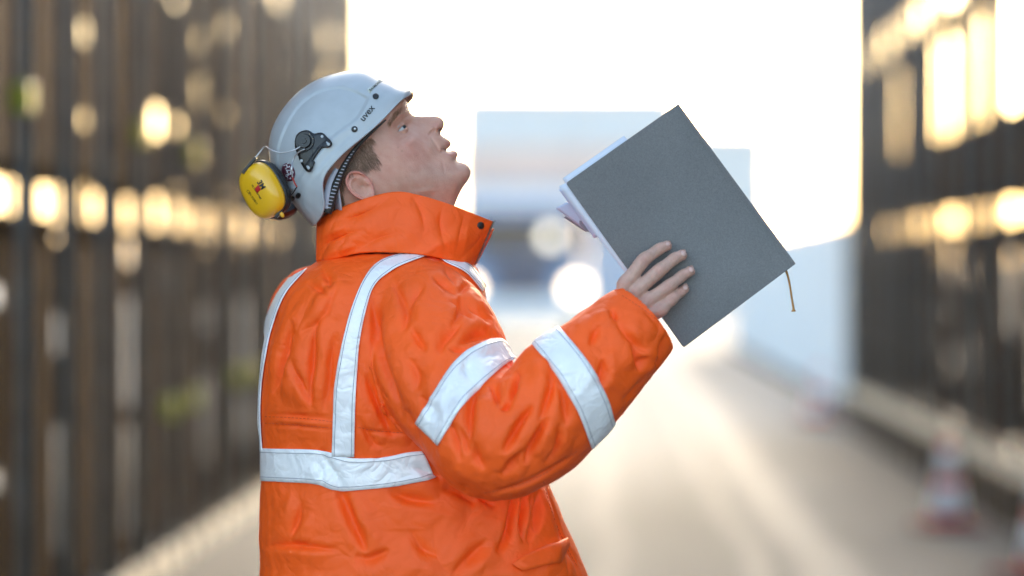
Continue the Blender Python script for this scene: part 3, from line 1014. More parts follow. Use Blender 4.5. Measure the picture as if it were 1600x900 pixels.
def collar():
    topn = [(498, 347), (512, 337), (545, 321), (585, 307), (622, 301), (655, 306), (700, 320), (735, 333), (768, 346)]
    botn = [(497, 408), (520, 404), (560, 396), (600, 394), (640, 396), (670, 400), (700, 406), (722, 411), (739, 413)]
    m = 150
    T = catmull(topn, m); B = catmull(botn, m)
    rows = CR
    near, far = [], []
    CF = [([(498, 392), (520, 378), (548, 366), (575, 362)], 6, -4), ([(499, 372), (520, 362), (545, 352)], 6, 3), ([(612, 306), (585, 325), (552, 338), (520, 345)], 8, -3), ([(560, 392), (600, 372), (640, 366)], 9, -3),
          ([(640, 306), (655, 335), (662, 365)], 9, -3), ([(690, 322), (684, 350), (694, 392)], 8, -3), ([(724, 330), (716, 362), (708, 402)], 3, -2), ([(734, 334), (728, 365), (720, 404)], 4, 1.5), ([(500, 404), (512, 390), (518, 372)], 4, -3.5),
          ([(508, 402), (535, 388), (560, 384)], 6, 3), ([(660, 398), (690, 380), (730, 372)], 8, 2.5), ([(590, 330), (630, 325), (680, 345)], 12, 2), ([(520, 402), (540, 380), (545, 360)], 5, -2.5)]
    def creases(x, y):
        h = 0.0
        for poly, w, amp in CFS:
            ds, sd, al = seg_dist(x, y, poly)
            end = np.clip(np.minimum(al, 1 - al) / .4, 0, 1)
            if amp < 0: h = h + amp * .001 * end * (np.exp(-np.sqrt(ds * ds + .5) / (.8 * w)) - .8 / (1 + np.exp(-np.clip(ds * sd, -30, 30))) * np.exp(-np.maximum(ds * sd, 0) / (2.4 * w)))
            else: h = h + amp * .001 * end * np.exp(-ds / w)
        return h
    CFS = [(catmull(p_, 10), w_, a_) for p_, w_, a_ in CF]
    tt = np.linspace(0, 1, rows)
    for i in range(m):
        u = i / (m - 1)
        col, colf = [], []
        Q = B[i][None] * (1 - tt[:, None]) + T[i][None] * tt[:, None]
        cr = 2.6 * creases(Q[:, 0], Q[:, 1])
        for j in range(rows):
            t = tt[j]
            q = Q[j]
            hd = (0.112 - 0.022 * t) * math.sin(math.pi * (0.04 + 0.93 * u)) ** 0.62
            bul = 0.006 * math.sin(math.pi * t)
            wr = 0.002 * math.sin(9 * u + 7 * t + 1.5 * math.sin(5 * u)) * math.sin(math.pi * min(1, u * 3)) + 0.0012 * math.sin(23 * u - 11 * t)
            Yn = HY - hd - bul - wr - cr[j]
            col.append(P(q[0], q[1], Yn))
            w3 = P(q[0], q[1], Yn)
            colf.append(Vector((w3.x, 2 * HY - w3.y, w3.z - 0.012 * t)))
        near.append(col); far.append(colf)
    ring = near + [c for c in far[::-1]]
    V = [p for c in ring for p in c]
    F = []
    for i in range(len(ring) - 1):
        for j in range(rows - 1):
            F.append((i * rows + j, (i + 1) * rows + j, (i + 1) * rows + j + 1, i * rows + j + 1))
    # the ring closes at the nape (first and last columns), stays open at the zip
    L = len(ring) - 1
    for j in range(rows - 1):
        F.append((L * rows + j, j, j + 1, L * rows + j + 1))
    F = [f for f in F if not (set(f) & set(range((m - 1) * rows, m * rows)) and set(f) & set(range(m * rows, (m + 1) * rows)))]
    o = mesh_obj('collar', V, F, M['fabric'])
    sub(o, jacket)
    md = o.modifiers.new('t', 'SOLIDIFY'); md.thickness = 0.007; md.offset = 0
    md.use_even_offset = False
    return near, far


near, far = collar()
# zip teeth along the open edge
edge = near[-1]
V, F = [], []
zp = [Vector(p) for p in edge]
tube_geo([p + Vector((0.001, 0.0, 0)) for p in zp], 0.0028, 8, V=V, F=F)
bm = bmesh.new()
vs_ = [bm.verts.new(v) for v in V]
for f in F: bm.faces.new([vs_[i] for i in f])
Lz = catmull([tuple(p) for p in zp], 26)
for i in range(26):
    p = Vector(Lz[i])
    add_box(bm, p + Vector((0.0042, -0.001, 0)), (0.006, 0.004, 0.0015), Matrix.Rotation(-0.4, 3, 'Y'))
zo = bm_obj('zip', bm, M['zip']); sub(zo, jacket)


def patch(name, poly, bvh, mt, parent_fn, off=0.0015, rings=4, thick=0.001, dome=0.0):
    """flat shape outlined in the photo, laid on a surface"""
    poly = np.array(poly, float); c = poly.mean(0)
    V, F = [], []
    n = len(poly)
    def hit(q):
        h, nn = ray(q[0], q[1], bvh)
        return (h, nn)
    hc, nc = hit(c)
    V.append(hc + nc * (off + dome))
    for r in range(1, rings + 1):
        for k in range(n):
            q = c + (poly[k] - c) * r / rings
            h, nn = hit(q)
            if h is None or (h - hc).length > 0.15: h, nn = V[0] if r == 1 else V[-1], nc
            V.append(h + nn * (off + dome * (1 - (r / rings) ** 2)))
    for k in range(n):
        F.append((0, 1 + k, 1 + (k + 1) % n))
        for r in range(rings - 1):
            a, b = 1 + r * n + k, 1 + r * n + (k + 1) % n
            F.append((a, a + n, b + n, b))
    o = mesh_obj(name, V, F, mt)
    N = normals(np.array([tuple(v) for v in V]), F)
    if (N * (np.array([tuple(v) for v in V]) - np.array(CAM))).sum() > 0: o.data.flip_normals()
    parent_fn(o)
    if thick:
        md = o.modifiers.new('t', 'SOLIDIFY'); md.thickness = thick; md.offset = 1
    return o


def ell(cx, cy, a, b, ang=0, n=24, p=2.0):
    out = []
    for k in range(n):
        t = 2 * math.pi * k / n
        x = a * abs(math.cos(t)) ** (2 / p) * (1 if math.cos(t) > 0 else -1)
        y = b * abs(math.sin(t)) ** (2 / p) * (1 if math.sin(t) > 0 else -1)
        out.append((cx + x * math.cos(ang) - y * math.sin(ang), cy + x * math.sin(ang) + y * math.cos(ang)))
    return out


cbV = [p for c in near for p in c]
cbF = [(i * CR + j, (i + 1) * CR + j, (i + 1) * CR + j + 1, i * CR + j + 1) for i in range(149) for j in range(CR - 1)]
cb = BVHTree.FromPolygons(cbV, cbF)
tojacket = lambda o: sub(o, jacket)
patch('snap', ell(748, 353, 5, 5), cb, M['black'], tojacket, off=0.0042, dome=0.002)
# pocket welt and side edge low on the front
patch('pocket_flap', [(798, 882), (818, 868), (850, 855), (884, 842), (886, 852), (872, 880), (848, 884), (815, 893)], jb, M['fabric'], tojacket, off=0.004, rings=3, thick=0.003)


def seam(poly, dash=4.0, gap=2.0, w=0.0005, mt=None, bvh=None, n=80):
    """a row of separate stitches along a line on the cloth"""
    R = catmull(poly, n)
    L = np.concatenate([[0], np.cumsum(np.linalg.norm(np.diff(R, axis=0), axis=1))])
    V, F = [], []
    s0 = 0.0
    while s0 + dash < L[-1]:
        q = [np.array([np.interp(t, L, R[:, 0]), np.interp(t, L, R[:, 1])]) for t in (s0, s0 + dash)]
        h = [ray(a[0], a[1], bvh or jb) for a in q]
        s0 += dash + gap
        if h[0][0] is None or h[1][0] is None or (h[0][0] - h[1][0]).length > 0.02: continue
        a, b = h[0][0] + h[0][1] * 0.0006, h[1][0] + h[1][1] * 0.0006
        sd = (b - a).cross((a - CAM).normalized()).normalized() * w
        k = len(V)
        V += [a - sd, a + sd, b + sd, b - sd]; F.append((k, k + 1, k + 2, k + 3))
    if F:
        o = mesh_obj('seam_stitching', V, F, mt or M['orangestitch']); o['kind'] = 'stuff'
        sub(o, jacket)


seam([(414, 651), (470, 654), (520, 659)]); seam([(414, 661), (470, 664), (520, 669)])
seam([(560, 668), (600, 674), (636, 676)])
seam([(757, 770), (786, 764), (818, 755), (850, 740), (880, 720), (905, 702)])
seam([(958, 660), (990, 630), (1024, 587)])
seam([(849, 752), (862, 800), (880, 845), (903, 888)])
seam([(972, 462), (1000, 480), (1040, 510)])

# ================================================================== head, hands: one body mesh
bodyV, bodyF, bodyC = [], [], []      # vertices, faces, colours
SKIN = np.array([0.60, 0.32, 0.235])


def add_body(V, F, C):
    b = len(bodyV)
    bodyV.extend([tuple(v) for v in V]); bodyF.extend([tuple(i + b for i in f) for f in F]); bodyC.extend([tuple(c) for c in C])


PROFILE = [(628, 150), (634.7, 157), (637.5, 166), (640, 173), (644, 178), (650, 181), (664, 181.5), (677, 181), (686, 182.5), (691.5, 186), (694, 192), (693, 199), (690, 205), (688.5, 208.5), (691, 211.5), (696, 215), (701.5, 219),
           (704.5, 223.5), (703.5, 228), (700.5, 231.5), (697.5, 233.8), (701, 236), (707, 235.2), (712.5, 236.5), (715, 241), (713.5, 245.5), (712.5, 248.5), (715.5, 252), (722, 254), (728.5, 257), (733, 262), (735, 268.5),
           (733.5, 276), (729, 284), (723, 292.5), (716.5, 305), (710, 321), (703, 345), (698, 380), (694, 415), (680, 445), (610, 455), (550, 440), (528, 400), (512, 360), (490, 338), (462, 305), (450, 262), (458, 215), (490, 165), (545, 138), (595, 138)]
WPT = [(520, 235, 76), (485, 245, 68), (560, 190, 71), (590, 200, 68), (612, 178, 60), (625, 166, 44), (603, 160, 52), (621, 182, 52), (633, 172, 27),
       (617, 203, 56), (627, 206, 46), (637, 202, 33), (643, 193, 19), (648, 188, 12), (664, 187, 8.5), (678, 187, 9.5), (686, 192, 11), (663, 196, 13), (672, 203, 17.5), (682, 204, 16), (661, 208, 24),
       (620, 228, 67), (606, 220, 69), (645, 222, 50), (660, 226, 40), (673, 220, 28), (684, 216, 20), (694, 221, 14), (690, 232, 22.5), (684, 240, 28), (699, 239, 17), (706, 245, 16),
       (655, 255, 52), (672, 255, 40), (690, 256, 31), (705, 262, 26), (718, 266, 20), (722, 276, 20), (640, 285, 61), (662, 285, 52), (685, 285, 38), (705, 290, 27), (600, 255, 71), (570, 265, 73), (575, 295, 70), (610, 300, 64),
       (640, 312, 50), (670, 312, 38), (695, 318, 24), (610, 335, 56), (570, 345, 58), (640, 360, 52), (675, 365, 36), (560, 400, 56), (620, 410, 62), (660, 410, 50), (535, 330, 60), (510, 310, 62), (470, 270, 50), (540, 160, 56)]
# small relief in mm: centre, radii, angle, amount
RELIEF = [(687.5, 203.0, 3.6, 2.2, -0.5, -7.0), (674.5, 206, 2.2, 6, 0.75, -3.4), (682, 199.5, 4, 3.5, 0, 2.4), (680, 192, 5, 2, -.2, -1.0),           # nostril, wing of the nose
          (697, 234, 7, 1.1, 0.30, -3.4), (691, 236.5, 2.5, 2.2, 0, -2.0), (698, 228.5, 5, 2.2, 0.9, 0.9), (704, 241, 5, 2.4, 0.1, 1.1),   # mouth slit, corner, lips
          (710, 250, 5, 2.2, 0.5, -1.6), (680, 225, 2.2, 13, -0.55, -1.6), (671, 231, 5, 10, -0.5, 1.4),
          (630, 176, 12, 3.2, -0.75, 2.2), (633, 184, 9, 3.0, -0.6, -2.0), (623, 196, 9, 6, -0.6, -4.0), (634, 196, 6, 5, -0.5, -3.0), (634, 214, 8, 2.0, -0.55, -1.3), (640, 222, 9, 6, -0.5, 1.8),
          (693, 262, 2.2, 9, -0.2, -0.9), (660, 300, 18, 5, -0.15, 1.6), (600, 238, 10, 14, 0.5, -1.5)]


EYE = (625.5, 203.5, 34.8)          # eyeball centre: photo px, mm from the mid-plane


def head_fn():
    B = catmull(PROFILE + [PROFILE[0]], 300)[:-1]
    bd = B[::3]
    pts = np.vstack([np.array([(a, b) for a, b, c in WPT], float), bd])
    val = np.concatenate([np.array([c ** 2 for a, b, c in WPT], float), np.zeros(len(bd))])
    def phi(r): return np.where(r > 1e-6, r * r * np.log(np.maximum(r, 1e-6)), 0)
    n = len(pts)
    K = phi(np.linalg.norm(pts[:, None] - pts[None], axis=2)) + np.eye(n) * 8.0
    Q = np.hstack([np.ones((n, 1)), pts])
    Amat = np.block([[K, Q], [Q.T, np.zeros((3, 3))]])
    sol = np.linalg.solve(Amat, np.concatenate([val, np.zeros(3)]))
    def W(q):
        out = np.zeros(len(q))
        for i in range(0, len(q), 2000):
            s = q[i:i + 2000]
            out[i:i + 2000] = phi(np.linalg.norm(s[:, None] - pts[None], axis=2)) @ sol[:n] + sol[n] + s @ sol[n + 1:]
        w = np.sqrt(np.maximum(out, 1.0))
        for cx, cy, a, b, an, am in RELIEF:
            dx, dy = q[:, 0] - cx, q[:, 1] - cy
            u = (dx * math.cos(an) + dy * math.sin(an)) / a
            v = (-dx * math.sin(an) + dy * math.cos(an)) / b
            w = w + 1.5 * am * np.exp(-(u * u + v * v)) * np.clip(w / 8, 0, 1)
        # lids close over the eyeball, with a wedge left open towards the gaze
        dx, dy = q[:, 0] - EYE[0], q[:, 1] - EYE[1]
        rr = 12.75 ** 2 - (dx * 1.07) ** 2 - (dy * 1.07) ** 2
        ws = EYE[2] + np.sqrt(np.maximum(rr, 0))
        k_ = 1.2
        sm = np.maximum(w, ws) + np.maximum(k_ - np.abs(w - ws), 0) ** 2 / (4 * k_)
        w = np.where(rr > 0, np.where(w - ws > k_, w, sm), w)
        al = dx * .8 - dy * .6; be = -dx * .6 - dy * .8
        hh = 2.2 * np.clip((al + 5.5) / 9.0, 0, 1) ** 0.7
        inside = np.clip((hh - np.abs(be - 0.4)) / 0.7 + 0.5, 0, 1) * (al > -5.5) * (al < 13)
        w = w - 3.2 * inside
        w = w + 0.7 * np.exp(-((be - 0.4 - hh - 0.9) / 0.9) ** 2) * np.clip((al + 6) / 4, 0, 1) * (al < 12)
        w = w - 0.45 * np.exp(-((be - 6.2 - .04 * al) / 0.9) ** 2) * np.exp(-((al - 1) / 8) ** 2) - 0.4 * np.exp(-((be + 6.5) / 1.0) ** 2) * np.exp(-((al + 1) / 7) ** 2)
        return np.maximum(w, 0.2) * 0.001
    return W, B


HW, HB = head_fn()


def build_head():
    c = np.array([612.0, 250.0])
    # denser boundary on the face
    S = catmull(PROFILE + [PROFILE[0]], 1400)[:-1]
    w8 = np.where((S[:, 0] > 600) & (S[:, 1] < 330) & (S[:, 1] > 140), 3.0, 1.0)
    cum = np.cumsum(np.linalg.norm(np.diff(np.vstack([S, S[:1]]), axis=0), axis=1) * w8); cum = np.concatenate([[0], cum[:-1]])
    nT = 420
    tgt = np.linspace(0, cum[-1], nT, endpoint=False)
    B = np.stack([np.interp(tgt, cum, S[:, k]) for k in (0, 1)], 1)
    nR = 110
    r = 1 - (1 - np.linspace(0.0, 1, nR + 1)[1:]) ** 1.7
    pts = np.vstack([c[None]] + [c + (B - c) * rr for rr in r])
    w = HW(pts)
    w[-nT:] = 0
    Yn = HY - w
    near = np.stack([(pts[:, 0] - VX) / FPX * Yn, Yn, CAMZ - (pts[:, 1] - VY) / FPX * Yn], 1)
    farv = near.copy(); farv[:, 1] = 2 * HY - near[:, 1]
    n = len(near)
    V = np.vstack([near, farv[:n - nT]])
    def fi(i): return i if i >= n - nT else n + i
    F = []
    for k in range(nT):
        k2 = (k + 1) % nT
        F.append((0, 1 + k2, 1 + k)); F.append((fi(0), fi(1 + k), fi(1 + k2)))
        for j in range(nR - 1):
            a, b, cc, d = 1 + j * nT + k, 1 + j * nT + k2, 1 + (j + 1) * nT + k2, 1 + (j + 1) * nT + k
            F.append((a, b, cc, d)); F.append((fi(a), fi(d), fi(cc), fi(b)))
    # skin colours: flushed cheek and ear, lips, stubble; mouth and nostril shade painted in
    q = np.vstack([pts, pts[:n - nT]])
    C = np.tile(SKIN, (len(q), 1))
    def blob(x, y, a, b, an, colr, amt):
        dx, dy = q[:, 0] - x, q[:, 1] - y
        u = (dx * math.cos(an) + dy * math.sin(an)) / a; v = (-dx * math.sin(an) + dy * math.cos(an)) / b
        f = (amt * np.exp(-(u * u + v * v)))[:, None]
        return C * (1 - f) + np.array(colr) * f
    C = blob(645, 236, 32, 22, .6, (0.58, 0.25, 0.19), .6)
    C = blob(684, 194, 9, 9, 0, (0.60, 0.27, 0.20), .6)
    C = blob(600, 270, 22, 20, 0, (0.58, 0.27, 0.20), .5)
    C = blob(700, 226, 5, 3.2, .9, (0.50, 0.19, 0.16), .8)
    C = blob(705, 240.5, 8, 3.6, .05, (0.50, 0.20, 0.17), .8)
    C = blob(697.5, 234, 6, 1.3, .3, (0.06, 0.02, 0.02), .9)
    C = blob(687.5, 203.5, 2.6, 1.7, -.5, (0.05, 0.018, 0.014), .9)
    C = blob(690, 275, 40, 17, .3, (0.47, 0.29, 0.225), .55)
    C = blob(655, 290, 30, 13, .2, (0.52, 0.31, 0.235), .5)
    C = blob(628, 198, 8, 2.0, -.64, (0.30, 0.14, 0.10), .5)
    C = blob(612, 166, 12, 20, -.6, (0.58, 0.34, 0.25), .4)
    mot = noise3(V * 1.0, 60, 21, 3)[:, None]
    C = C * (1 + mot * np.array([[0.02, 0.045, 0.048]]))
    r2 = np.random.default_rng(4)
    for x, y, s in ((628, 236, 1.3), (622, 230, 1.1), (651, 243, 0.8), (640, 262, 0.8), (610, 250, 0.7), (663, 236, 0.7), (646, 250, .6), (672, 262, .7)):
        dd = np.hypot(q[:, 0] - x, q[:, 1] - y)
        f = (0.6 * np.exp(-(dd / s) ** 2))[:, None]
        C = C * (1 - f) + np.array((0.32, 0.15, 0.10)) * f
    add_body(V, F, C)


build_head()


# ---- ear (the same on both sides)
def build_ear():
    cx, cy = 563.5, 291.5
    ang = math.radians(48)                      # the ear leans back with the head
    nT, nR = 64, 26
    V, C, Fr = [], [], []
    for r in range(nR + 1):
        for k in range(nT):
            t = 2 * math.pi * k / nT
            rr = r / nR
            # outline: egg, narrower at the lobe; u along the ear (top -> lobe), v towards the face
            u = math.cos(t) * 29 * rr
            v = math.sin(t) * (18.5 - 4.0 * max(0, math.cos(t)) + 1.5 * max(0, -math.cos(t))) * rr
            # relief in mm above the head
            rim = 5.2 * math.exp(-((rr - 0.90) / 0.085) ** 2) * (1 if math.sin(t) < 0.55 or math.cos(t) < -0.3 else 0.25)
            lobe = max(0, math.cos(t) - 0.55) / 0.45
            rim *= 1 - 0.8 * lobe
            anti = 4.6 * math.exp(-((rr - 0.60 + 0.10 * math.sin(t)) / 0.12) ** 2) * (1 if math.sin(t) < 0.35 else 0.1) * (1 - 0.6 * lobe)
            concha = -7.5 * math.exp(-((u - 2) / 8.5) ** 2 - ((v - 2) / 6.5) ** 2)
            tragus = 4.6 * math.exp(-((u - 2) / 4.5) ** 2 - ((v - 11.5) / 3.2) ** 2)
            lobeb = 2.5 * math.exp(-((u - 21) / 8) ** 2 - ((v - 1) / 8) ** 2)
            flare = 8.5 * max(0, -v) / 18.5 + 3.0 * max(0, -u) / 29
            hgt = 4 + rim + anti + concha + tragus + lobeb + flare
            if rr >= 0.97: hgt -= 2.2
            x = cx + (u * math.cos(ang) - (-v) * math.sin(ang) * -1) if False else cx + u * math.cos(ang) + v * math.sin(ang)
            y = cy + u * math.sin(ang) - v * math.cos(ang)
            w0 = 0.0752
            V.append((x, y, w0 + hgt * 0.001))
            red = 0.75 * math.exp(-((rr - 0.95) / 0.25) ** 2) * (1 if math.cos(t) < 0.7 else .7)
            C.append(SKIN * (1 - red) + np.array((0.62, 0.22, 0.17)) * red)
    # skirt back into the head
    for k in range(nT):
        x, y, w = V[nR * nT + k]
        sx = x + (cx + 6 - x) * 0.12; sy = y + (cy - 2 - y) * 0.12
        V.append((sx, sy, w - 0.006)); C.append(np.array((0.58, 0.22, 0.17)))
    for k in range(nT):
        x, y, w = V[nR * nT + k]
        V.append((x + (cx + 8 - x) * 0.45, y + (cy - 3 - y) * 0.45, 0.055)); C.append(SKIN * .9)
    F = []
    for j in range(nR + 2):
        for k in range(nT):
            a, b = j * nT + k, j * nT + (k + 1) % nT
            F.append((a, b, b + nT, a + nT))
    near = [P(x, y, HY - w) for x, y, w in V]
    add_body(near, [f[::-1] for f in F], C)
    add_body([Vector((p.x, 2 * HY - p.y, p.z)) for p in near], F, C)


build_ear()


# ---- hand on the book
BKY = 4.775          # front cover of the book
def chain(rows, n=22, seg=18):
    R = catmull(rows, n)
    return tube_geo([P(a, b, c) for a, b, c, d in R], [d / FPX * c for a, b, c, d in R], seg)


def finger(pts, radii, tipY):
    """pts: knuckle, PIP, DIP, tip in photo px; lies on the cover with a bend at the middle joint"""
    rows = []
    lift = (0.022, 0.016, 0.0045, 0.0015)
    for (x, y), r, l in zip(pts, radii, lift):
        rows.append((x, y, BKY - r / 975 - l, r))
    # bulges at the joints, slimmer between
    out = []
    for i in range(len(rows) - 1):
        a, b = np.array(rows[i]), np.array(rows[i + 1])
        out.append(tuple(a))
        m = (a + b) / 2
        m[3] = min(a[3], b[3]) * 0.5 + (a[3] + b[3]) * 0.25 - 0.55
        out.append(tuple(m))
    t, p = np.array(rows[-1]), np.array(rows[-2])
    d = (t - p); d[3] = 0; d /= np.linalg.norm(d[:2])
    out.append(tuple(t - np.append(d[:3] * 3.0, -0.0)))
    e = t + np.append(d[:3] * 0.6, 0); e[3] = t[3] * 0.72; out.append(tuple(e))
    e = t + np.append(d[:3] * 3.2, 0); e[3] = t[3] * 0.25; out.append(tuple(e))
    return chain(out, 44, 20)


FING = {
    'index': ([(975, 446), (1006, 406), (1031, 388.5), (1046, 382.5)], (12.5, 11.2, 9.6, 8.4)),
    'middle': ([(991, 457), (1030, 423), (1054, 404), (1070, 396.5)], (12.5, 11.4, 9.8, 8.8)),
    'ring': ([(1013, 470), (1045, 447), (1067, 430), (1082, 421.5)], (12, 10.8, 9.4, 8.5)),
    'pinky': ([(1031, 484), (1051, 467), (1063.5, 456.5), (1073, 449)], (11, 9.6, 8.4, 7.6)),
}
hand_geo = [finger(p, r, 0) for p, r in FING.values()]
hY = BKY - 0.026
hand_geo.append(chain([(950, 530, hY + .004, 26), (978, 502, hY + .002, 27), (992, 487, hY, 27), (1004, 473, hY - 0.002, 22)], 16))        # palm core and wrist
for (p, r) in FING.values():
    hand_geo.append(chain([(975, 505, hY + .002, 17), ((975 + p[0][0]) / 2 + 6, (500 + p[0][1]) / 2, hY - 0.002, 14), (p[0][0], p[0][1], BKY - 0.034, 12.2), (p[0][0] * .6 + p[1][0] * .4, p[0][1] * .6 + p[1][1] * .4, BKY - 0.030, 10.6)], 14))
# thumb behind the cover
TBY = BKY + 0.028
hand_geo.append(chain([(985, 488, hY + .012, 19), (988, 462, BKY + .004, 14), (996, 438, TBY, 12), (1008, 412, TBY + .002, 11), (1018, 392, TBY + .001, 9.5), (1024, 387, TBY, 5)], 26))
HV, HF = remesh_union(hand_geo, 0.0016)
HE, _ = edges_of(HF)
HV = lap(HV, HE, 3, 0.5)
HN = normals(HV, HF)
# skin creases over the knuckles, tendons
KN = []
for nm, (p, r) in FING.items():
    for j, (wid, am) in ((1, (1.0, 1.0)), (2, (0.8, 0.7))):
        x, y = p[j]; d = np.array(p[j + 1]) - np.array(p[j - 1]) if j < 3 else 0
        d = d / np.linalg.norm(d); nrm = np.array((-d[1], d[0]))
        for o in (-4.2, -2.0, 0.4, 2.6):
            c = np.array((x, y)) + d * o
            KN.append(([tuple(c - nrm * r[j] * .55 + d * (.8 if o > 0 else -.8)), tuple(c), tuple(c + nrm * r[j] * .55 + d * (.8 if o > 0 else -.8))], 0.95 * wid, -1.1 * am))
    k0 = np.array(p[0]); w0 = np.array((985, 495)) + (k0 - np.array((1000, 465))) * .35
    KN.append(([tuple(w0), tuple((w0 + k0) / 2), tuple(k0)], 2.8, 1.8))
HV = HV + HN * fold_field(HV, HN, KN, 0.0)[:, None]
HV = HV + HN * (0.00018 * noise3(HV, 260, 31, 2))[:, None]
hpx = np.stack([VX + HV[:, 0] / HV[:, 1] * FPX, VY - (HV[:, 2] - CAMZ) / HV[:, 1] * FPX], 1)
HC = np.tile(np.array((0.56, 0.34, 0.265)), (len(HV), 1))
for nm, (p, r) in FING.items():
    for j, (colr, s, am) in enumerate((((0.54, 0.27, 0.21), 9, .6), ((0.55, 0.27, 0.21), 8, .65), ((0.55, 0.29, 0.22), 6, .5), ((0.60, 0.29, 0.23), 8, .7))):
        dd = np.hypot(hpx[:, 0] - p[j][0], hpx[:, 1] - p[j][1])
        f = (am * np.exp(-(dd / s) ** 2))[:, None]
        HC = HC * (1 - f) + np.array(colr) * f
HC *= (1 + 0.05 * noise3(HV, 70, 8, 2))[:, None]
add_body(HV, HF, HC)
hb = BVHTree.FromPolygons([Vector(v) for v in HV], HF)

# ---- the body under the clothes (trunk, arms), left hand inside its cuff
for geo in (ring_loft([(400, 560, 690, 5.0, .06, 2), (440, 490, 725, 5.0, .11, 2.1), (520, 450, 745, 5.0, .14, 2.2), (700, 455, 780, 5.0, .14, 2.2), (900, 450, 830, 5.0, .15, 2.2), (1010, 455, 850, 5.0, .15, 2.2)], 32),
            px_tube([(620, 475, 4.93, 50), (690, 560, 4.83, 52), (770, 675, 4.71, 45), (880, 612, 4.71, 42), (960, 528, 4.742, 30)], 24, 16),
            px_tube([(510, 475, 5.08, 45), (510, 580, 5.19, 48), (560, 660, 5.25, 42), (720, 700, 5.29, 34), (800, 708, 5.29, 26)], 24, 16)):
    add_body(geo[0], geo[1], [SKIN] * len(geo[0]))
# left hand: the same hand mirrored, its wrist in the far cuff
piv = np.array(P(985, 505, 4.76)); dst = np.array(P(768, 707, 5.29))
LV = HV - piv
LV[:, 1] *= -1
a_ = math.radians(38)
LV = np.stack([LV[:, 0] * math.cos(a_) + LV[:, 2] * math.sin(a_), LV[:, 1], -LV[:, 0] * math.sin(a_) + LV[:, 2] * math.cos(a_)], 1) + dst
add_body(LV, [f[::-1] for f in HF], HC)


def skin_mat():
    m = mat('skin', (0.5, 0.25, 0.18), 0.41, sss=0.25, bump=0.4, bscale=520, spec=0.4)
    nt = m.node_tree
    b = nt.nodes['Principled BSDF']
    at = nt.nodes.new('ShaderNodeAttribute'); at.attribute_name = 'skin_tone'
    nt.links.new(at.outputs['Color'], b.inputs['Base Color'])
    return m


M['skin'] = skin_mat()
body = mesh_obj('body', bodyV, bodyF, M['skin'], person)
ca = body.data.color_attributes.new('skin_tone', 'FLOAT_COLOR', 'POINT')
ca.data.foreach_set('color', np.hstack([np.clip(np.array(bodyC), 0, 1), np.ones((len(bodyC), 1))]).ravel())
tobody = lambda o: sub(o, body)

# nails
M['nail'] = mat('fingernail', (0.62, 0.38, 0.32), 0.25, coat=0.2)
for nm, (p, r) in FING.items():
    t, d = np.array(p[3]), np.array(p[3]) - np.array(p[2])
    an = math.atan2(d[1], d[0]); d = d / np.linalg.norm(d)
    c = t + d * 0.2 + (np.array((d[1], -d[0])) * (1.6 if nm != 'index' else 2.5))
    patch('fingernail', ell(c[0], c[1], 5.8, r[3] * .68 if nm != 'index' else 3.6, an, 20, 2.6), hb, M['nail'], tobody, off=0.0003, rings=4, thick=0.0003, dome=0.0003)

# ---- eyes
M['eyewhite'] = mat('eye_white', (0.45, 0.43, 0.42), 0.12, coat=0.6)
M['iris'] = mat('iris', (0.045, 0.06, 0.075), 0.15, coat=0.6)
gaze = Vector((0.80, 0.0, 0.60)).normalized()
for sg in (-1, 1):
    ec = P(EYE[0], EYE[1], HY - EYE[2] * .001)
    if sg > 0: ec = Vector((ec.x, 2 * HY - ec.y, ec.z))
    bm = bmesh.new(); bmesh.ops.create_uvsphere(bm, u_segments=28, v_segments=18, radius=0.0122)
    bmesh.ops.translate(bm, vec=ec, verts=bm.verts)
    e = bm_obj('eyeball', bm, M['eyewhite'], None, True); sub(e, body)
    gz = (gaze + Vector((0, sg, 0)) * 0.55).normalized()
    for nm_, r0_, ang_, mt_ in (('iris', 0.01235, 28, M['iris']), ('pupil', 0.01242, 12, M['black'])):
        ax = gz; ux = ax.cross(Vector((0, 1, 0.1))).normalized(); uy = ax.cross(ux)
        V, F = [ec + ax * r0_], []
        for k in range(1, 7):
            th = math.radians(ang_) * k / 6
            for q in range(24):
                ph = 2 * math.pi * q / 24
                V.append(ec + (ax * math.cos(th) + (ux * math.cos(ph) + uy * math.sin(ph)) * math.sin(th)) * r0_)
        for q in range(24):
            F.append((0, 1 + q, 1 + (q + 1) % 24))
            for k in range(5):
                F.append((1 + k * 24 + q, 1 + (k + 1) * 24 + q, 1 + (k + 1) * 24 + (q + 1) % 24, 1 + k * 24 + (q + 1) % 24))
        sub(mesh_obj(nm_, V, F, mt_), body)
    # upper lashes along the lid edge
    V, F = [], []
    for q in range(46):
        al = -5 + 15.0 * q / 45
        be = 0.4 + 2.2 * min(1, max(0, (al + 5.5) / 9)) ** .7 + 0.3
        x, y = EYE[0] + al * .8 - be * .6, EYE[1] - al * .6 - be * .8
        dd = 12.9 ** 2 - ((x - EYE[0]) * 1.07) ** 2 - ((y - EYE[1]) * 1.07) ** 2
        w_ = (EYE[2] + math.sqrt(max(dd, 0))) * .001
        a_ = P(x, y, HY - w_)
        ln = random.uniform(.003, .0055)
        t_ = a_ + Vector((.62 + random.uniform(-.1, .1), -.45, .62)) * ln
        s_ = Vector((.6, 0, -.4)) * 0.00022
        tri = [a_ - s_, a_ + s_, t_]
        if sg > 0: tri = [Vector((p_.x, 2 * HY - p_.y, p_.z)) for p_ in tri]
        V += tri; F.append((len(V) - 3, len(V) - 2, len(V) - 1))
    sub(mesh_obj('eyelashes', V, F, M['webbrown'] if 'webbrown' in M else M.setdefault('webbrown', mat('lash_hair', (0.03, 0.02, 0.014), .5))), body)

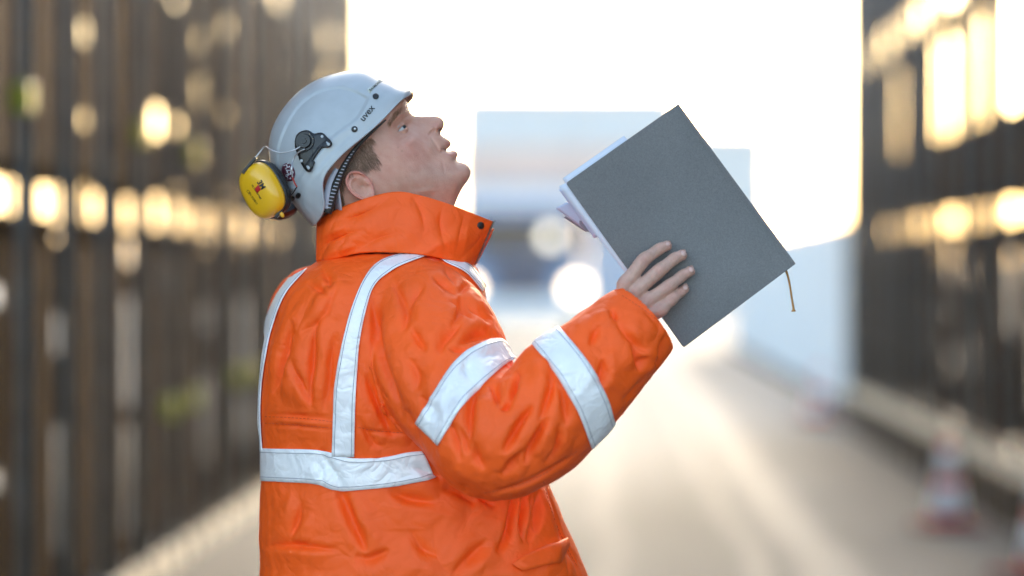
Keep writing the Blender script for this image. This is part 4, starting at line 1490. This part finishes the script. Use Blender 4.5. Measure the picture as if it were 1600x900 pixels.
# ---- hair: short strands laid back from the temple, eyebrow, lashes
M['hair'] = mat('brown_hair', (0.17, 0.085, 0.042), 0.5, var=0.3, scale=60)
headb = BVHTree.FromPolygons([Vector(v) for v in bodyV], bodyF)
r3 = random.Random(5)


def strands(name, sample, count, ln, wd, direction, lift, mt):
    V, F = [], []
    made = 0
    while made < count:
        s = sample()
        if s is None: continue
        x, y = s
        h, n = ray(x, y, headb)
        if h is None: made += 1; continue
        dx, dy = direction(x, y)
        a = r3.gauss(0, .18); dx, dy = dx * math.cos(a) - dy * math.sin(a), dx * math.sin(a) + dy * math.cos(a)
        l = ln * r3.uniform(.6, 1.25)
        pts = []
        for k in range(4):
            t = k / 3
            q = P(x + dx * l * t, y + dy * l * t, h.y)
            hh, nn, _, _ = headb.find_nearest(q)
            pts.append(hh + nn * (0.0003 + lift * t * r3.uniform(.5, 1.2)))
        b = len(V)
        for k in range(3):
            t = (pts[k + 1] - pts[k]).normalized()
            sd = t.cross(n).normalized() * (wd * (1 - k / 3.2))
            V += [pts[k] - sd, pts[k] + sd]
        V.append(pts[3])
        F += [(b, b + 1, b + 3, b + 2), (b + 2, b + 3, b + 5, b + 4), (b + 4, b + 5, b + 6)]
        made += 1
    o = mesh_obj(name, V, F, mt)
    return tobody(o)


HAIRPOLY = [(522, 300), (530, 268), (545, 246), (562, 228), (578, 213), (584, 218), (580, 232), (590, 246), (596, 256), (590, 265), (578, 262), (566, 266), (552, 268), (541, 276), (535, 300), (540, 335), (520, 345)]


def in_poly(x, y, poly):
    c = False
    j = len(poly) - 1
    for i in range(len(poly)):
        xi, yi = poly[i]; xj, yj = poly[j]
        if (yi > y) != (yj > y) and x < (xj - xi) * (y - yi) / (yj - yi) + xi: c = not c
        j = i
    return c


def samp_poly(poly, dens=None):
    xs = [p[0] for p in poly]; ys = [p[1] for p in poly]
    def f():
        x, y = r3.uniform(min(xs), max(xs)), r3.uniform(min(ys), max(ys))
        if not in_poly(x, y, poly): return None
        if dens and r3.random() > dens(x, y): return None
        return x, y
    return f


strands('hair', samp_poly(HAIRPOLY, lambda x, y: 1.0 if x < 570 else max(.25, 1 - (x - 570) / 36)), 2300, 11, 0.00020, lambda x, y: (0.62, 0.78) if x > 560 else (0.25, .97), 0.0025, M['hair'])
strands('eyebrow', samp_poly([(606, 192), (612, 180), (620, 171), (629, 165), (632, 169), (624, 176), (616, 186), (610, 196)]), 210, 8, 0.00022, lambda x, y: (-0.5, 0.87), 0.0012, mat('brow_hair', (0.26, 0.14, 0.075), 0.5))
strands('stubble', samp_poly([(600, 285), (640, 262), (680, 262), (698, 250), (716, 258), (728, 268), (722, 288), (700, 318), (640, 305)], lambda x, y: .7), 1000, 1.3, 0.00010, lambda x, y: (0.5, 0.86), 0.0008, mat('stubble_hair', (0.25, 0.15, 0.10), 0.5))

# ---- trousers and boots (below the picture)
face = Vector((0.72, 0.69, 0)).normalized(); sidev = Vector((0.69, -0.72, 0)).normalized()
hip = Vector((P(665, 0, HY).x, HY, 0))
for s in (-1, 1):
    a = hip + sidev * (0.10 * s)
    legp = [a + Vector((0, 0, 0.98)), a + face * 0.02 + Vector((0, 0, 0.75)), a + face * 0.025 + Vector((0, 0, 0.5)), a + Vector((0, 0, 0.28)), a - face * 0.01 + Vector((0, 0, 0.09))]
    R = catmull([tuple(p) + (r,) for p, r in zip(legp, (0.125, 0.112, 0.088, 0.08, 0.082))], 30)
    o = mesh_obj('trouser_leg', *tube_geo([Vector(q[:3]) for q in R], [q[3] + 0.003 * math.sin(i * 1.7) for i, q in enumerate(R)], 28), M['trouser'], person)
    V, F = [], []
    rows = 16
    for i in range(rows):
        t = i / (rows - 1)
        y = -0.085 + 0.30 * t
        hgt = 0.125 if t < 0.35 else 0.125 - 0.06 * min(1, (t - .35) / .3) - 0.012 * max(0, (t - .65) / .35)
        wd = 0.042 + 0.012 * math.sin(math.pi * min(1, t * 1.1))
        if i in (0, rows - 1): wd *= .6; hgt *= .8
        for k in range(20):
            an = 2 * math.pi * k / 20
            z = hgt / 2 + hgt / 2 * math.copysign(abs(math.sin(an)) ** .6, math.sin(an))
            V.append(a + face * y + sidev * (wd * math.copysign(abs(math.cos(an)) ** .7, math.cos(an))) + Vector((0, 0, z)))
    for i in range(rows - 1):
        for k in range(20):
            F.append((i * 20 + k, i * 20 + (k + 1) % 20, (i + 1) * 20 + (k + 1) % 20, (i + 1) * 20 + k))
    F += [tuple(range(20))[::-1], tuple((rows - 1) * 20 + k for k in range(20))]
    mesh_obj('boot', V, F, M['boot'], person)

# ================================================================== helmet with folded-back ear defenders
M['shell'] = mat('helmet_shell', (0.40, 0.425, 0.445), 0.3, var=0.06, scale=45, bump=0.02, bscale=300, coat=0.15)
M['yellow'] = mat('yellow_plastic', (0.80, 0.43, 0.010), 0.28, coat=0.3, var=0.04, scale=30)
M['maroon'] = mat('maroon_sticker', (0.09, 0.012, 0.035), 0.4)
M['redmark'] = mat('red_print', (0.5, 0.012, 0.012), 0.5)
M['ink'] = mat('black_print', (0.012, 0.012, 0.012), 0.5)
M['whiteprint'] = mat('white_print', (0.75, 0.75, 0.78), 0.5)
M['label'] = mat('label_tape', (0.55, 0.58, 0.52), 0.4)
M['webbing'] = mat('dark_webbing', (0.02, 0.018, 0.016), 0.6)
M['cradle'] = mat('pale_liner', (0.42, 0.43, 0.50), 0.5, var=0.05, scale=30)
M['redwire'] = mat('red_coated_wire', (0.4, 0.05, 0.04), 0.4)

helmet = empty('safety_helmet', P(530, 230, HY))
tag(helmet, "white safety helmet with folded-back yellow ear defenders on the man's head", 'helmet')
toh = lambda o: rel(o, helmet)

RIM = [(645, 139.5, 0), (642.5, 147, 34), (636, 151.5, 56), (630, 154.5, 68), (617, 167, 82), (601, 184, 92), (583, 201, 98), (564, 217, 101), (541, 236, 104), (522, 255, 105), (509, 272, 105), (504, 288, 104), (505, 307, 101), (506.5, 322, 96), (502, 338, 84), (492, 352, 58), (489, 353, 0)]
OUT = [(645, 139), (641, 135.5), (634, 134.5), (624, 133), (612, 126.5), (596, 120), (571, 110), (545, 110.5), (511, 118.5), (485, 130), (458, 151), (436, 179), (423, 208), (420, 237), (428, 270), (452, 311), (488, 353)]
PANEL = [(434, 262), (434, 240), (437, 222), (449, 193), (469, 163), (496, 144.5), (526, 137), (549, 140.5), (572, 152), (573, 158), (560, 182), (541, 198), (522, 212), (500, 235), (484, 256), (470, 275), (460, 292), (446, 285)]


def build_helmet():
    nS, nT = 220, 70
    R = catmull(RIM, nS); O = catmull(OUT, nS)
    panel = catmull(PANEL + [PANEL[0]], 160)
    V = []
    q = np.zeros((nS, nT + 1, 2)); w = np.zeros((nS, nT + 1))
    for i in range(nS):
        for j in range(nT + 1):
            t = 1 - (1 - j / nT) ** 1.5
            q[i, j] = R[i, :2] * (1 - t) + O[i] * t
            w[i, j] = max(R[i, 2], 0) * max(0.0, 1 - t ** 2.3) ** 0.5
    qq = q.reshape(-1, 2); ww = w.reshape(-1)
    ds, sd, al = seg_dist(qq[:, 0], qq[:, 1], panel)
    ins = np.zeros(len(qq), bool)
    for k in range(len(panel)):
        (xi, yi), (xj, yj) = panel[k], panel[k - 1]
        if yi == yj: continue
        ins ^= ((yi > qq[:, 1]) != (yj > qq[:, 1])) & (qq[:, 0] < (xj - xi) * (qq[:, 1] - yi) / (yj - yi) + xi)
    sgn = np.where(ins, ds, -ds)
    ww = ww - 5.0 * np.clip(sgn / 5.0 + 0.5, 0, 1) * np.clip(ww / 25, 0, 1)
    # raised lip along the lower edge and a groove above it
    rim_l = [(r[0], r[1]) for r in RIM[3:15]]
    ds2, _, _ = seg_dist(qq[:, 0], qq[:, 1], catmull(rim_l, 80))
    ww = ww + (1.6 * np.exp(-(ds2 / 3.0) ** 2)) * np.clip(ww / 25, 0, 1)
    gr = catmull([(505, 352), (478, 330), (472, 308), (483, 286), (500, 262), (520, 240), (545, 217), (572, 192)], 60)
    ds3, sd3, al3 = seg_dist(qq[:, 0], qq[:, 1], gr)
    ww = ww + np.clip(1.1 * np.tanh(ds3 * sd3 / 3.0), -1.1, 1.1) * np.exp(-(ds3 / 14) ** 2) * np.clip(ww / 25, 0, 1) * np.clip(al3 * 8, 0, 1) * np.clip((1 - al3) * 6, 0, 1)
    w = np.maximum(ww, 0).reshape(nS, nT + 1) * 0.001
    near = {}
    V = []
    idn = np.zeros((nS, nT + 1), int); idf = np.zeros((nS, nT + 1), int)
    for i in range(nS):
        for j in range(nT + 1):
            wv = 0.0 if j == nT else w[i, j]
            p = P(q[i, j, 0], q[i, j, 1], HY - wv)
            idn[i, j] = len(V); V.append(p)
            if j == nT: idf[i, j] = idn[i, j]
            else:
                idf[i, j] = len(V); V.append(Vector((p.x, 2 * HY - p.y, p.z)))
    F = []
    for i in range(nS - 1):
        for j in range(nT):
            F.append((idn[i, j], idn[i + 1, j], idn[i + 1, j + 1], idn[i, j + 1]))
            F.append((idf[i, j], idf[i, j + 1], idf[i + 1, j + 1], idf[i + 1, j]))
    o = mesh_obj('shell', V, F, M['shell'])
    bm = bmesh.new(); bm.from_mesh(o.data)
    bmesh.ops.remove_doubles(bm, verts=bm.verts, dist=0.00005)
    bmesh.ops.dissolve_degenerate(bm, dist=0.00002, edges=bm.edges)
    bmesh.ops.recalc_face_normals(bm, faces=bm.faces)
    c = Vector(P(530, 230, HY)); s = 0
    for f in bm.faces: s += f.normal.dot(f.calc_center_median() - c)
    if s < 0: bmesh.ops.reverse_faces(bm, faces=bm.faces)
    bm.to_mesh(o.data); bm.free()
    o.data.polygons.foreach_set('use_smooth', [True] * len(o.data.polygons))
    toh(o)
    md = o.modifiers.new('t', 'SOLIDIFY'); md.thickness = 0.0032; md.offset = -1
    return o


shell = build_helmet()
sv, sf = mesh_arrays(shell.data)
sb = BVHTree.FromPolygons([Vector(v) for v in sv], sf)
toshell = lambda o: (setattr(o, 'parent', shell), o)[1]

# rivets and dark inserts
for k, (x, y, a, b) in enumerate(((587, 151, 4.6, 4.6), (554, 202, 4.8, 4.8), (466.5, 305.5, 3.6, 4.8), (457.5, 310.5, 3.2, 4.2))):
    patch('plug', ell(x, y, a, b, 0.6), sb, M['black'], toshell, off=0.0006, dome=0.0008, thick=0.0006)
    if k == 1: patch('plug_centre', ell(x + .6, y - .4, 1.6, 1.6), sb, M['steelwire'], toshell, off=0.0026, dome=0.0004, thick=0.0004)


def text_on(string, cx, cy, h, ang, bvh, mt, parent_fn, name='lettering', off=0.0008, bold=0.0, sx=1.0):
    cu = bpy.data.curves.new('t', 'FONT')
    cu.body = string; cu.align_x = 'CENTER'; cu.align_y = 'CENTER'; cu.size = 1.0; cu.offset = bold
    o = bpy.data.objects.new('t', cu); COL.objects.link(o)
    bpy.context.view_layer.update()
    me = eval_mesh(o)
    bpy.data.objects.remove(o); bpy.data.curves.remove(cu)
    bm = bmesh.new(); bm.from_mesh(me); bpy.data.meshes.remove(me)
    bmesh.ops.triangulate(bm, faces=bm.faces)
    ca, sa = math.cos(ang), math.sin(ang)
    last = None
    for v in bm.verts:
        u, w = v.co.x * h * 1.4 * sx, v.co.y * h * 1.4
        x = cx + u * ca - w * sa * -1 * -1 if False else cx + u * ca - w * sa
        y = cy - (u * sa + w * ca)
        hh, n = ray(x, y, bvh)
        if hh is None: hh, n = last if last else ray(cx, cy, bvh)
        last = (hh, n)
        v.co = hh - (hh - CAM).normalized() * off
    o = bm_obj(name, bm, mt)
    parent_fn(o)
    return o


text_on('uvex', 573.5, 177, 10.5, math.radians(50), sb, M['ink'], toshell, bold=0.018)
patch('name_label', [(578, 146), (573, 140), (593, 122), (601, 125)], sb, M['label'], toshell, off=0.0004, thick=0.0002, rings=5)
text_on('RAYMOND', 586.5, 133.5, 4.0, math.radians(42), sb, M['ink'], toshell, bold=0.012, off=0.0022, sx=.85)
patch('sticker', ell(451, 269, 10.2, 14.6, -0.28, 32), sb, M['maroon'], toshell, off=0.0005, rings=6, thick=0.0003)
text_on('H29', 450.5, 264.5, 9.0, math.radians(-62), sb, M['whiteprint'], toshell, off=0.0016, bold=0.012, sx=.9)
text_on('18-7', 449, 275, 6.0, math.radians(-62), sb, M['whiteprint'], toshell, off=0.0016, bold=0.012, sx=.9)

# dark bracket of the ear defenders, with its pivot
PL = [(463, 222), (466, 212), (474, 206), (484, 205), (492, 210), (499, 208.5), (506, 209), (512, 215), (518, 221), (519, 227), (514, 231), (507, 230), (500, 237), (494, 246), (490, 253), (490, 261), (487, 267.5), (482, 268.5), (477, 263), (471, 252), (468, 243), (464, 233)]
patch('bracket', catmull(PL + [PL[0]], 60)[:-1], sb, M['black'], toh, off=0.0015, rings=5, thick=0.0035)
hc, nc = ray(478.5, 222, sb)
bm = bmesh.new()
for r0, r1, z0, z1 in ((0.0165, 0.0155, 0.003, 0.009), (0.0125, 0.011, 0.009, 0.0135), (0.005, 0.0045, 0.0135, 0.015)):
    rr = bmesh.ops.create_cone(bm, cap_ends=True, segments=40, radius1=r0, radius2=r1, depth=z1 - z0)
    bmesh.ops.translate(bm, vec=(0, 0, (z0 + z1) / 2), verts=rr['verts'])
nd = (nc * 0.6 + Vector((0, -1, 0)) * .4).normalized()
bmesh.ops.transform(bm, matrix=Matrix.Translation(hc) @ nd.to_track_quat('Z', 'Y').to_matrix().to_4x4(), verts=bm.verts)
toh(bm_obj('pivot', bm, M['black']))
for x, y in ((504.5, 214.5), (514, 226), (473.5, 251.5), (484, 262.5)):
    patch('bracket_hole', ell(x, y, 2.2, 2.4), sb, M['shell'], toh, off=0.0054, rings=2, thick=0.0003)


def wire(pts, r, mt, name='wire'):
    return toh(tube_obj(name, [P(*p) for p in pts], r, mt, None, 8, 30))


def sY(x, y, lift):
    h, n = ray(x, y, sb)
    return (h.y if h else HY - 0.03) - lift


CUPY = HY - 0.075
wire([(473, 226, sY(473, 226, .014)), (468, 230, sY(468, 230, .014)), (455, 236, HY - .100), (437, 238.5, HY - .092), (422, 234, HY - .082), (414, 229, CUPY + .006), (405, 239, CUPY + .008), (396, 250, CUPY + .004), (388, 260, CUPY)], 0.0012, M['steelwire'])
wire([(476, 233, sY(476, 233, .014)), (465, 239, sY(465, 239, .012)), (458, 250, sY(458, 250, .012)), (456, 262, HY - .1), (457, 276, HY - .098), (461, 286, HY - .096), (464, 292, HY - .094)], 0.0012, M['steelwire'])
wire([(457, 277, HY - .099), (460, 285, HY - .097), (464, 292, HY - .095)], 0.0014, M['redwire'])
wire([(464, 292, HY - .094), (458, 301, CUPY - .012), (450, 312, CUPY - .006), (443, 321, CUPY - .004), (436, 331, CUPY - .004)], 0.0012, M['webbing'])


def ear_cup(mirror):
    """cup lofted along its axis: cushion ring, dark rim, yellow shell"""
    root_c = P(413, 297, CUPY)
    axis = Vector((-0.55, -0.80, -0.22)).normalized()          # where the outer face points
    long = Vector((0.50, -0.05, -0.86)); long = (long - axis * long.dot(axis)).normalized()
    short = axis.cross(long).normalized()
    def lofted(rows, name, mt, seg=56, close=True):
        V, F = [], []
        for off, a, b, pw in rows:
            for k in range(seg):
                t = 2 * math.pi * k / seg
                ca, sa = math.cos(t), math.sin(t)
                u = a * math.copysign(abs(ca) ** (2 / pw), ca); v = b * math.copysign(abs(sa) ** (2 / pw), sa)
                p = root_c + axis * off + long * u + short * v
                if mirror: p = Vector((p.x, 2 * HY - p.y, p.z))
                V.append(p)
        n = len(rows)
        for i in range(n - 1):
            for k in range(seg):
                f = (i * seg + k, i * seg + (k + 1) % seg, (i + 1) * seg + (k + 1) % seg, (i + 1) * seg + k)
                F.append(f[::-1] if mirror else f)
        if close:
            F.append(tuple((n - 1) * seg + k for k in range(seg)) if not mirror else tuple((n - 1) * seg + k for k in range(seg))[::-1])
            F.append(tuple(range(seg))[::-1])
        o = mesh_obj(name, V, F, mt)
        return toh(o)
    lofted([(-0.022, .040, .030, 2.4), (-0.021, .045, .034, 2.4), (-0.015, .0475, .0365, 2.4), (-0.010, .046, .035, 2.4), (-.009, .04, .03, 2.4)], 'ear_cushion', M['black'])
    lofted([(-.010, .0465, .036, 2.5), (-.009, .049, .0385, 2.5), (-.003, .049, .0385, 2.5), (-.001, .0475, .037, 2.5)], 'cup_rim', M['black'])
    cup = lofted([(-.001, .0465, .0365, 2.6), (.004, .0468, .0366, 2.6), (.012, .0455, .035, 2.6), (.019, .042, .0315, 2.5), (.0235, .036, .026, 2.4), (.0258, .028, .019, 2.3), (.0268, .016, .010, 2.2), (.027, .004, .003, 2)], 'ear_cup', M['yellow'])
    return cup, axis, long, short, root_c


cup, axis, long_, short_, rc = ear_cup(False)
ear_cup(True)
cv, cf = mesh_arrays(cup.data)
cupb = BVHTree.FromPolygons([Vector(v) for v in cv], cf)
tocup = lambda o: (setattr(o, 'parent', cup), o)[1]
text_on('3M', 408, 289, 8.2, math.radians(-58), cupb, M['ink'], tocup, bold=0.03)
patch('red_mark', [(398, 295), (404, 288.5), (408, 296), (402, 302)], cupb, M['redmark'], tocup, off=0.0006, rings=2, thick=0.0002)
text_on('PELTOR OPTIME', 400.5, 300, 2.6, math.radians(-58), cupb, M['ink'], tocup, bold=0.01)
text_on('CE', 388, 300, 4.2, math.radians(-58), cupb, M['ink'], tocup)
text_on('EN 352-3', 394, 308, 3.0, math.radians(-58), cupb, M['ink'], tocup)
text_on('H510', 399, 315, 3.2, math.radians(-58), cupb, M['ink'], tocup)
# black clamps that carry the cup on the wire
for a, b in (((400, 246), (379, 271)), ((446, 317), (431, 340))):
    bm = bmesh.new()
    pa, pb = P(*a, CUPY - .012), P(*b, CUPY - .012)
    d = (pb - pa)
    rot = d.to_track_quat('X', 'Z').to_matrix()
    add_box(bm, (pa + pb) / 2, (d.length, 0.010, 0.0055), rot, bevel=0.0014)
    toh(bm_obj('clamp', bm, M['black']))
bm = bmesh.new()
bmesh.ops.create_uvsphere(bm, u_segments=16, v_segments=10, radius=0.005)
bmesh.ops.transform(bm, matrix=Matrix.Translation(P(440, 335, CUPY - .014)) @ Matrix.Rotation(0.9, 4, 'Y') @ Matrix.Diagonal((1.2, .7, .7, 1)), verts=bm.verts)
toh(bm_obj('clamp_end', bm, M['yellow'], None, True))


# ---- inside of the helmet: ribbed nape strap, pale liner band
def ribbon(name, pts, wpx, mt, Yfn, parent_fn, n=40, thick=0.0015):
    R = catmull(pts, n)
    V, F = [], []
    for i in range(n):
        d = R[min(i + 1, n - 1)] - R[max(i - 1, 0)]
        nn = np.array((-d[1], d[0])); nn /= np.linalg.norm(nn)
        w_ = wpx if not callable(wpx) else wpx(i / (n - 1))
        for s in (-1, 0, 1):
            q = R[i] + nn * w_ / 2 * s
            V.append(P(q[0], q[1], Yfn(i / (n - 1)) - (0.001 if s == 0 else 0)))
    for i in range(n - 1):
        for k in (0, 1):
            F.append((3 * i + k, 3 * i + k + 1, 3 * i + k + 4, 3 * i + k + 3))
    o = mesh_obj(name, V, F, mt)
    md = o.modifiers.new('t', 'SOLIDIFY'); md.thickness = thick; md.offset = 0
    parent_fn(o)
    return o


strap_pts = [(603, 187), (584, 204), (566, 221), (552, 237), (541, 254), (532, 272), (524, 292), (517, 312), (511, 333)]
ribbon('nape_strap', strap_pts, lambda t: 1.2 + 12.5 * min(1, t * 1.3), M['webbing'], lambda t: HY - 0.093 + 0.004 * t, toh)
R = catmull(strap_pts, 60)
V, F = [], []
for i in range(22, 57, 1):
    if i % 2: continue
    d = R[i + 1] - R[i - 1]; d /= np.linalg.norm(d); nn = np.array((-d[1], d[0]))
    hw = 1.0 + 2.6 * min(1, (i - 22) / 25)
    c = R[i]
    b = len(V)
    for s, e in ((-1, -1), (1, -1), (1, 1), (-1, 1)):
        q = c + nn * hw * s + d * 0.85 * e + d * s * 0.6
        V.append(P(q[0], q[1], HY - 0.0962))
    F.append((b, b + 1, b + 2, b + 3))
o = mesh_obj('strap_teeth', V, F, M['cradle']); o['kind'] = 'stuff'; toh(o)
md = o.modifiers.new('t', 'SOLIDIFY'); md.thickness = 0.0008
ribbon('liner_side', [(527, 264), (518, 282), (512, 305), (509, 326)], lambda t: 8 + 9 * t, M['cradle'], lambda t: HY - 0.0895, toh)
# liner: curved pale plate at the nape inside the shell
V, F = [], []
for i in range(25):
    a = math.radians(-75 + 150 * i / 24)
    for j in range(7):
        q = np.array((522, 268)) * (1 - j / 6) + np.array((530, 330)) * (j / 6)
        V.append(Vector((P(q[0] - 26 * math.cos(a) + 18, q[1], HY).x, HY - 0.084 * math.sin(a) * (1 - .05 * j / 6), P(0, q[1], HY).z)))
for i in range(24):
    for j in range(6):
        F.append((i * 7 + j, (i + 1) * 7 + j, (i + 1) * 7 + j + 1, i * 7 + j + 1))
o = mesh_obj('liner', V, F, M['cradle']); toh(o)
md = o.modifiers.new('t', 'SOLIDIFY'); md.thickness = 0.002

# ================================================================== the grey book and its papers
def cover_mat():
    m = mat('grey_bookcloth', (0.150, 0.146, 0.144), 0.62, var=0.16, scale=5, bump=0.15, bscale=700)
    nt = m.node_tree
    b = nt.nodes['Principled BSDF']
    nz = nt.nodes.new('ShaderNodeTexNoise'); nz.inputs['Scale'].default_value = 620; nz.inputs['Detail'].default_value = 2
    tc = [n for n in nt.nodes if n.bl_idname == 'ShaderNodeTexCoord'][0]
    nt.links.new(tc.outputs['Object'], nz.inputs['Vector'])
    mr = nt.nodes.new('ShaderNodeMapRange'); mr.inputs['From Min'].default_value = .3; mr.inputs['From Max'].default_value = .7; mr.inputs['To Min'].default_value = .84; mr.inputs['To Max'].default_value = 1.16
    nt.links.new(nz.outputs['Fac'], mr.inputs['Value'])
    mx = nt.nodes.new('ShaderNodeMix'); mx.data_type = 'RGBA'; mx.blend_type = 'MULTIPLY'; mx.inputs['Factor'].default_value = 1
    src = b.inputs['Base Color'].links[0].from_socket
    nt.links.new(src, mx.inputs['A']); nt.links.new(mr.outputs['Result'], mx.inputs['B'])
    nt.links.new(mx.outputs['Result'], b.inputs['Base Color'])
    return m


M['cover'] = cover_mat()
M['page'] = mat('white_paper', (0.66, 0.68, 0.76), 0.7, var=0.03, scale=30)
M['pagepink'] = mat('lavender_paper', (0.52, 0.58, 0.76), 0.7, var=0.04, scale=30)
M['ribbon'] = mat('gold_ribbon', (0.42, 0.20, 0.05), 0.6, var=0.15, scale=200)
c_top, c_right, c_bot, c_left = (1060, 162), (1243.5, 412), (1068, 543.5), (884, 286)
book = empty('book', P(1064, 350, BKY))
tag(book, "grey cloth-bound notebook held up in the man's right hand", 'book')
tob = lambda o: rel(o, book)


def plate(name, quad, Y0, Y1, mt, bevel=0.0012, tilt=0.0):
    """flat board with thickness between two distances"""
    bm = bmesh.new()
    vf = [bm.verts.new(P(x, y, Y0)) for x, y in quad]
    vb = [bm.verts.new(P(x, y, Y0) + Vector((0, Y1 - Y0, 0))) for x, y in quad]
    bm.faces.new(vf); bm.faces.new(vb[::-1])
    for k in range(4):
        bm.faces.new((vf[k], vb[k], vb[(k + 1) % 4], vf[(k + 1) % 4]))
    if 'cover' in name:         # rubbed, rounded corners
        ce = [e for e in bm.edges if abs((e.verts[0].co - e.verts[1].co).normalized().y) > .9]
        bmesh.ops.bevel(bm, geom=ce, offset=0.0035, segments=4, profile=.5, affect='EDGES')
    if bevel: bmesh.ops.bevel(bm, geom=bm.edges[:], offset=bevel, segments=2, profile=.6, affect='EDGES')
    return tob(bm_obj(name, bm, mt))


def lerp2(a, b, t): return (a[0] * (1 - t) + b[0] * t, a[1] * (1 - t) + b[1] * t)


hin = 0.045     # hinge groove near the spine edge (top -> right)
# front cover: main board, a groove, and the spine strip
plate('front_cover', [lerp2(c_top, c_left, hin), lerp2(c_right, c_bot, hin), c_bot, c_left], BKY, BKY + 0.0028, M['cover'])
plate('hinge', [lerp2(c_top, c_left, hin * .5), lerp2(c_right, c_bot, hin * .5), lerp2(c_right, c_bot, hin * 1.2), lerp2(c_top, c_left, hin * 1.2)], BKY + 0.0012, BKY + .0026, M['cover'], 0.0003)
plate('spine', [c_top, c_right, lerp2(c_right, c_bot, hin * .6), lerp2(c_top, c_left, hin * .6)], BKY + 0.0004, BKY + .0175, M['cover'], 0.0014)
plate('back_cover', [lerp2(c_top, c_left, .02), lerp2(c_right, c_bot, .02), c_bot, c_left], BKY + 0.0150, BKY + .0178, M['cover'])
ins = 0.025
pg = [lerp2(c_top, c_left, .06), lerp2(c_right, c_bot, .06), lerp2(c_bot, c_right, .02), lerp2(c_left, c_top, .02)]
pg = [lerp2(pg[0], pg[1], .015), lerp2(pg[1], pg[0], .015), lerp2(pg[2], pg[3], .012), lerp2(pg[3], pg[2], .012)]
for k in range(5):
    plate('page_block', [(x + r3.uniform(-1, 1), y + r3.uniform(-.8, .8)) for x, y in pg], BKY + .0032 + .0023 * k, BKY + .0032 + .0023 * k + .0019, M['page'], 0.0002)


def sheet(label, quad, Y, mt, curl, twist=0.0, n=16):
    """loose paper sheet, gently curled"""
    V, F = [], []
    for i in range(n + 1):
        for j in range(n + 1):
            u, v = i / n, j / n
            a = lerp2(quad[0], quad[1], u); b = lerp2(quad[3], quad[2], u)
            x, y = lerp2(a, b, v)
            V.append(P(x, y, Y + curl * (v ** 3) + twist * u * v))
    for i in range(n):
        for j in range(n):
            F.append((i * (n + 1) + j, (i + 1) * (n + 1) + j, (i + 1) * (n + 1) + j + 1, i * (n + 1) + j + 1))
    o = mesh_obj('paper_sheet', V, F, mt)
    md = o.modifiers.new('t', 'SOLIDIFY'); md.thickness = 0.0005
    tag(o, label, 'paper')
    return o


# sheets that stick out at the fore-edge (left) side
sheet('white sheet showing along the long lower-left edge of the book', [(1000, 235), (1120, 400), (982, 433), (873, 291)], BKY + .0042, M['page'], 0.0)
sheet('white sheet fanned out above the upper-left edge of the book', [(975, 212), (1100, 360), (958, 400), (879, 279)], BKY + .0088, M['page'], 0.004)
sheet('curled mauve sheet drooping at the left corner of the book', [(960, 260), (1020, 350), (928, 372), (873, 296)], BKY + .0192, M['pagepink'], 0.006, 0.004)
sheet('folded small sheet sticking out lowest behind the book', [(940, 290), (985, 345), (918, 362), (868, 325)], BKY + .0225, M['pagepink'], 0.012, 0.006)
sheet('thin dark-edged leaf peeking under the folded sheet', [(950, 320), (985, 360), (915, 362), (880, 339)], BKY + .0262, mat('grey_leaf', (0.24, 0.26, 0.33), .7), 0.014, 0.002)
# printed ticks on the protruding sheet
V, F = [], []
for k in range(18):
    t = 0.12 + 0.8 * k / 17
    x, y = lerp2((877, 294), (981, 431), t)
    x += 3.4 - 1.5 * (k % 3); y -= 2.2 - 1.0 * (k % 3)
    if k % 5 == 4: continue
    b = len(V)
    for dx, dy in ((-.9, -.5), (.9, -.5), (.9, .45), (-.9, .45)): V.append(P(x + dx, y + dy, BKY + .0038))
    F.append((b, b + 1, b + 2, b + 3))
pr = mesh_obj('print_mark', V, F, M['stitch']); pr['kind'] = 'stuff'; tob(pr)
# ribbon bookmark with frayed end
ribbon('ribbon_marker', [(1226, 420), (1230, 428), (1234, 445), (1237, 465), (1239.5, 480), (1240, 487)], lambda t: 4.2 - 1.2 * math.sin(math.pi * t) + (2.5 if t > .93 else 0), M['ribbon'], lambda t: BKY + .009 + 0.003 * math.sin(4 * t), tob, 30, 0.0006)

# small stain on the cover
bkb = BVHTree.FromPolygons([P(*c_top, BKY), P(*c_right, BKY), P(*c_bot, BKY), P(*c_left, BKY)], [(0, 1, 2, 3)])
M['stain'] = mat('brown_stain', (0.10, 0.075, 0.055), 0.7)
patch('stain', ell(995, 294, 1.6, 3.4, 0.5, 12), bkb, M['stain'], tob, off=0.0002, rings=2, thick=0)
patch('stain', ell(991, 301, 1.0, 1.4, 0.2, 10), bkb, M['stain'], tob, off=0.0002, rings=2, thick=0)
